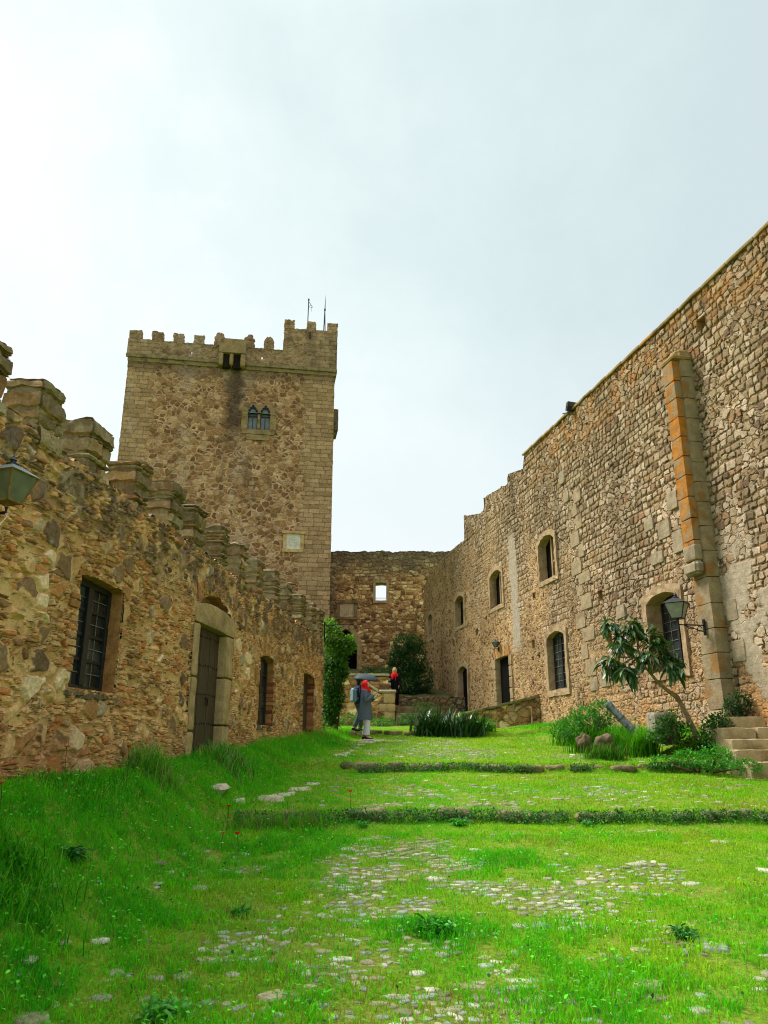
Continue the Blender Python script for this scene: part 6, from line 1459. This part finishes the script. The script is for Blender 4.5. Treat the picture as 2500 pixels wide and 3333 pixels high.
person((-.47, 20.5, gz(-.47, 20.5) + .045), rad(82), .885, 'person in red hood, grey coat and white trousers standing on the path', J1, dress1)
# 2: navy jacket and backpack, walking behind, holding the umbrella
def dress2(t, J, body):
    b = MB(); b.loft([ell_ring((0,.01,1.45), .07, .065), ell_ring((0,.01,1.40), .15, .09), ell_ring((0,.01,1.33), .2, .13), ell_ring((0,0,1.1), .185, .14), ell_ring((0,0,.84), .19, .15)]); sleeve(b, J, 'l', .012); sleeve(b, J, 'r', .012); b.build('jacket', CL['denim'], t, smooth=True)
    trousers(J, CL['trous'], t, .022, .95); shoes(J, t, CL['sneaker'], CL['sneaker'])
    b = MB(); b.rbox((-.15,.12,.90),(.15,.27,1.34),.05,.012,6,.05,3); pk = b.build('backpack', CL['pack'], t, smooth=True)
    b = MB(); [b.tube([(q*.11,.14,1.32),(q*.12,.0,1.43),(q*.12,-.13,1.3),(q*.13,.0,1.08),(q*.12,.13,1.0)], .018, 6) for q in (-1,1)]; b.build('strap', CL['pack'], pk, smooth=True)
    sk = Vector(J['skull'][0]); b = MB(); b.ell(sk + Vector((0,.025,.035)), (.1,.105,.11), 14, 9); b.ell(sk + Vector((0,.06,-.06)), (.085,.06,.1), 12, 8); b.build('hair', CL['haird'], t, smooth=True)
J2 = base_pose(ell=((.22,-.14,1.16),.042), wrl=((.10,-.24,1.36),.028), elr=((-.24,.06,1.1),.042), knl=((.10,-.12,.50),.06), anl=((.10,-.10,.09),.037), tol=((.11,-.25,.04),.034), knr=((-.10,.03,.49),.06), anr=((-.10,.22,.12),.037), tor=((-.11,.08,.04),.034))
P2 = (-.72, 22.9, gz(-.72, 22.9) + .0)
person(P2, rad(118), .90, 'person in navy jacket with pale blue backpack walking under the umbrella', J2, dress2)
# the umbrella
U0 = Vector((-.52, 22.65, 3.50)); UM = empty('umbrella', U0, 0, 'dark teal open umbrella held over the walker with the backpack', 'umbrella'); UM.rotation_euler = (rad(8), rad(6), 0)
b = MB(); n = 32; rings = []
for k in range(8):
    q = k/7; r = .40*math.sin(q*1.25)/math.sin(1.25); z = .20*math.cos(q*1.45)
    rings.append([Vector(((r*(1 - .055*q*(1-abs(math.cos(4*a))**.5)))*math.cos(a), (r*(1 - .055*q*(1-abs(math.cos(4*a))**.5)))*math.sin(a), z + .012*q*q*(1-abs(math.cos(4*a))))) for a in np.linspace(0, 2*math.pi, n, endpoint=False)])
b.loft(rings, cap=False); cn = b.build('canopy', CL['umb'], UM, smooth=True); so = cn.modifiers.new('thick', 'SOLIDIFY'); so.thickness = .004
b = MB(); b.tube([(0,0,.27),(0,0,-.42)], .007, 8); b.lathe([(.001,.2),(.016,.2),(.006,.27),(.001,.29)], n=8); b.build('shaft', M['steel'], UM); b = MB(); b.tube([(0,0,-.40),(0,0,-.52)], .017, 8); b.build('handle', M['black'], UM)
for k in range(8):
    a = k*math.pi/4; b = MB(); b.tube([(.40*math.sin(q*1.25)/math.sin(1.25)*.985*math.cos(a), .40*math.sin(q*1.25)/math.sin(1.25)*.985*math.sin(a), .20*math.cos(q*1.45)-.006) for q in np.linspace(0.02,1,7)], .0035, 5); b.tube([(0,0,-.02),(.2*math.cos(a),.2*math.sin(a),.148)], .003, 5); b.build('rib', M['steel'], UM)
# 3: black clothes and red scarf at the top of the steps
def dress3(t, J, body):
    b = MB(); b.loft([ell_ring((0,.01,1.45), .07, .065), ell_ring((0,.01,1.40), .15, .09), ell_ring((0,.01,1.33), .205, .13), ell_ring((0,0,1.1), .19, .145), ell_ring((0,0,.80), .215, .165), ell_ring((0,0,.62), .225, .17)]); sleeve(b, J, 'l', .014); sleeve(b, J, 'r', .014); b.build('coat', CL['black'], t, smooth=True)
    trousers(J, CL['black'], t, .028, .97); shoes(J, t, CL['black'], CL['black'])
    b = MB(); b.loft([ell_ring((0,-.0,1.465), .08, .075), ell_ring((0,-.02,1.43), .125, .11), ell_ring((0,-.02,1.38), .17, .135), ell_ring((0,-.01,1.30), .185, .15)]); b.tube([(.05,-.13,1.4),(.06,-.165,1.25),(.05,-.16,1.12)], [.05,.05,.04], 8, flat=.4); b.tube([(-.05,-.13,1.4),(-.07,-.165,1.28),(-.08,-.16,1.18)], [.05,.05,.04], 8, flat=.4); b.build('scarf', CL['red'], t, smooth=True)
    sk = Vector(J['skull'][0]); b = MB(); b.ell(sk + Vector((0,.045,.05)), (.094,.085,.09), 14, 9); [b.ell(sk + Vector((q*.082,.03,-.03)), (.026,.05,.09), 10, 7) for q in (-1,1)]; b.build('hair', CL['hairb'], t, smooth=True)
    b = MB(); b.ell(Vector(J['wrr'][0]) + Vector((-.02,-.05,-.02)), (.07,.03,.09), 9, 6); b.build('crumpled_tissue', CL['white'], t)
J3 = base_pose(elr=((-.24,-.02,1.1),.042), wrr=((-.18,-.2,.98),.028), ell=((.24,.02,1.1),.042), wrl=((.2,-.12,.9),.028))
person((.42, 31.3, 3.19), rad(-6), .93, 'blond person in black with a red scarf standing on the back stairs', J3, dress3)
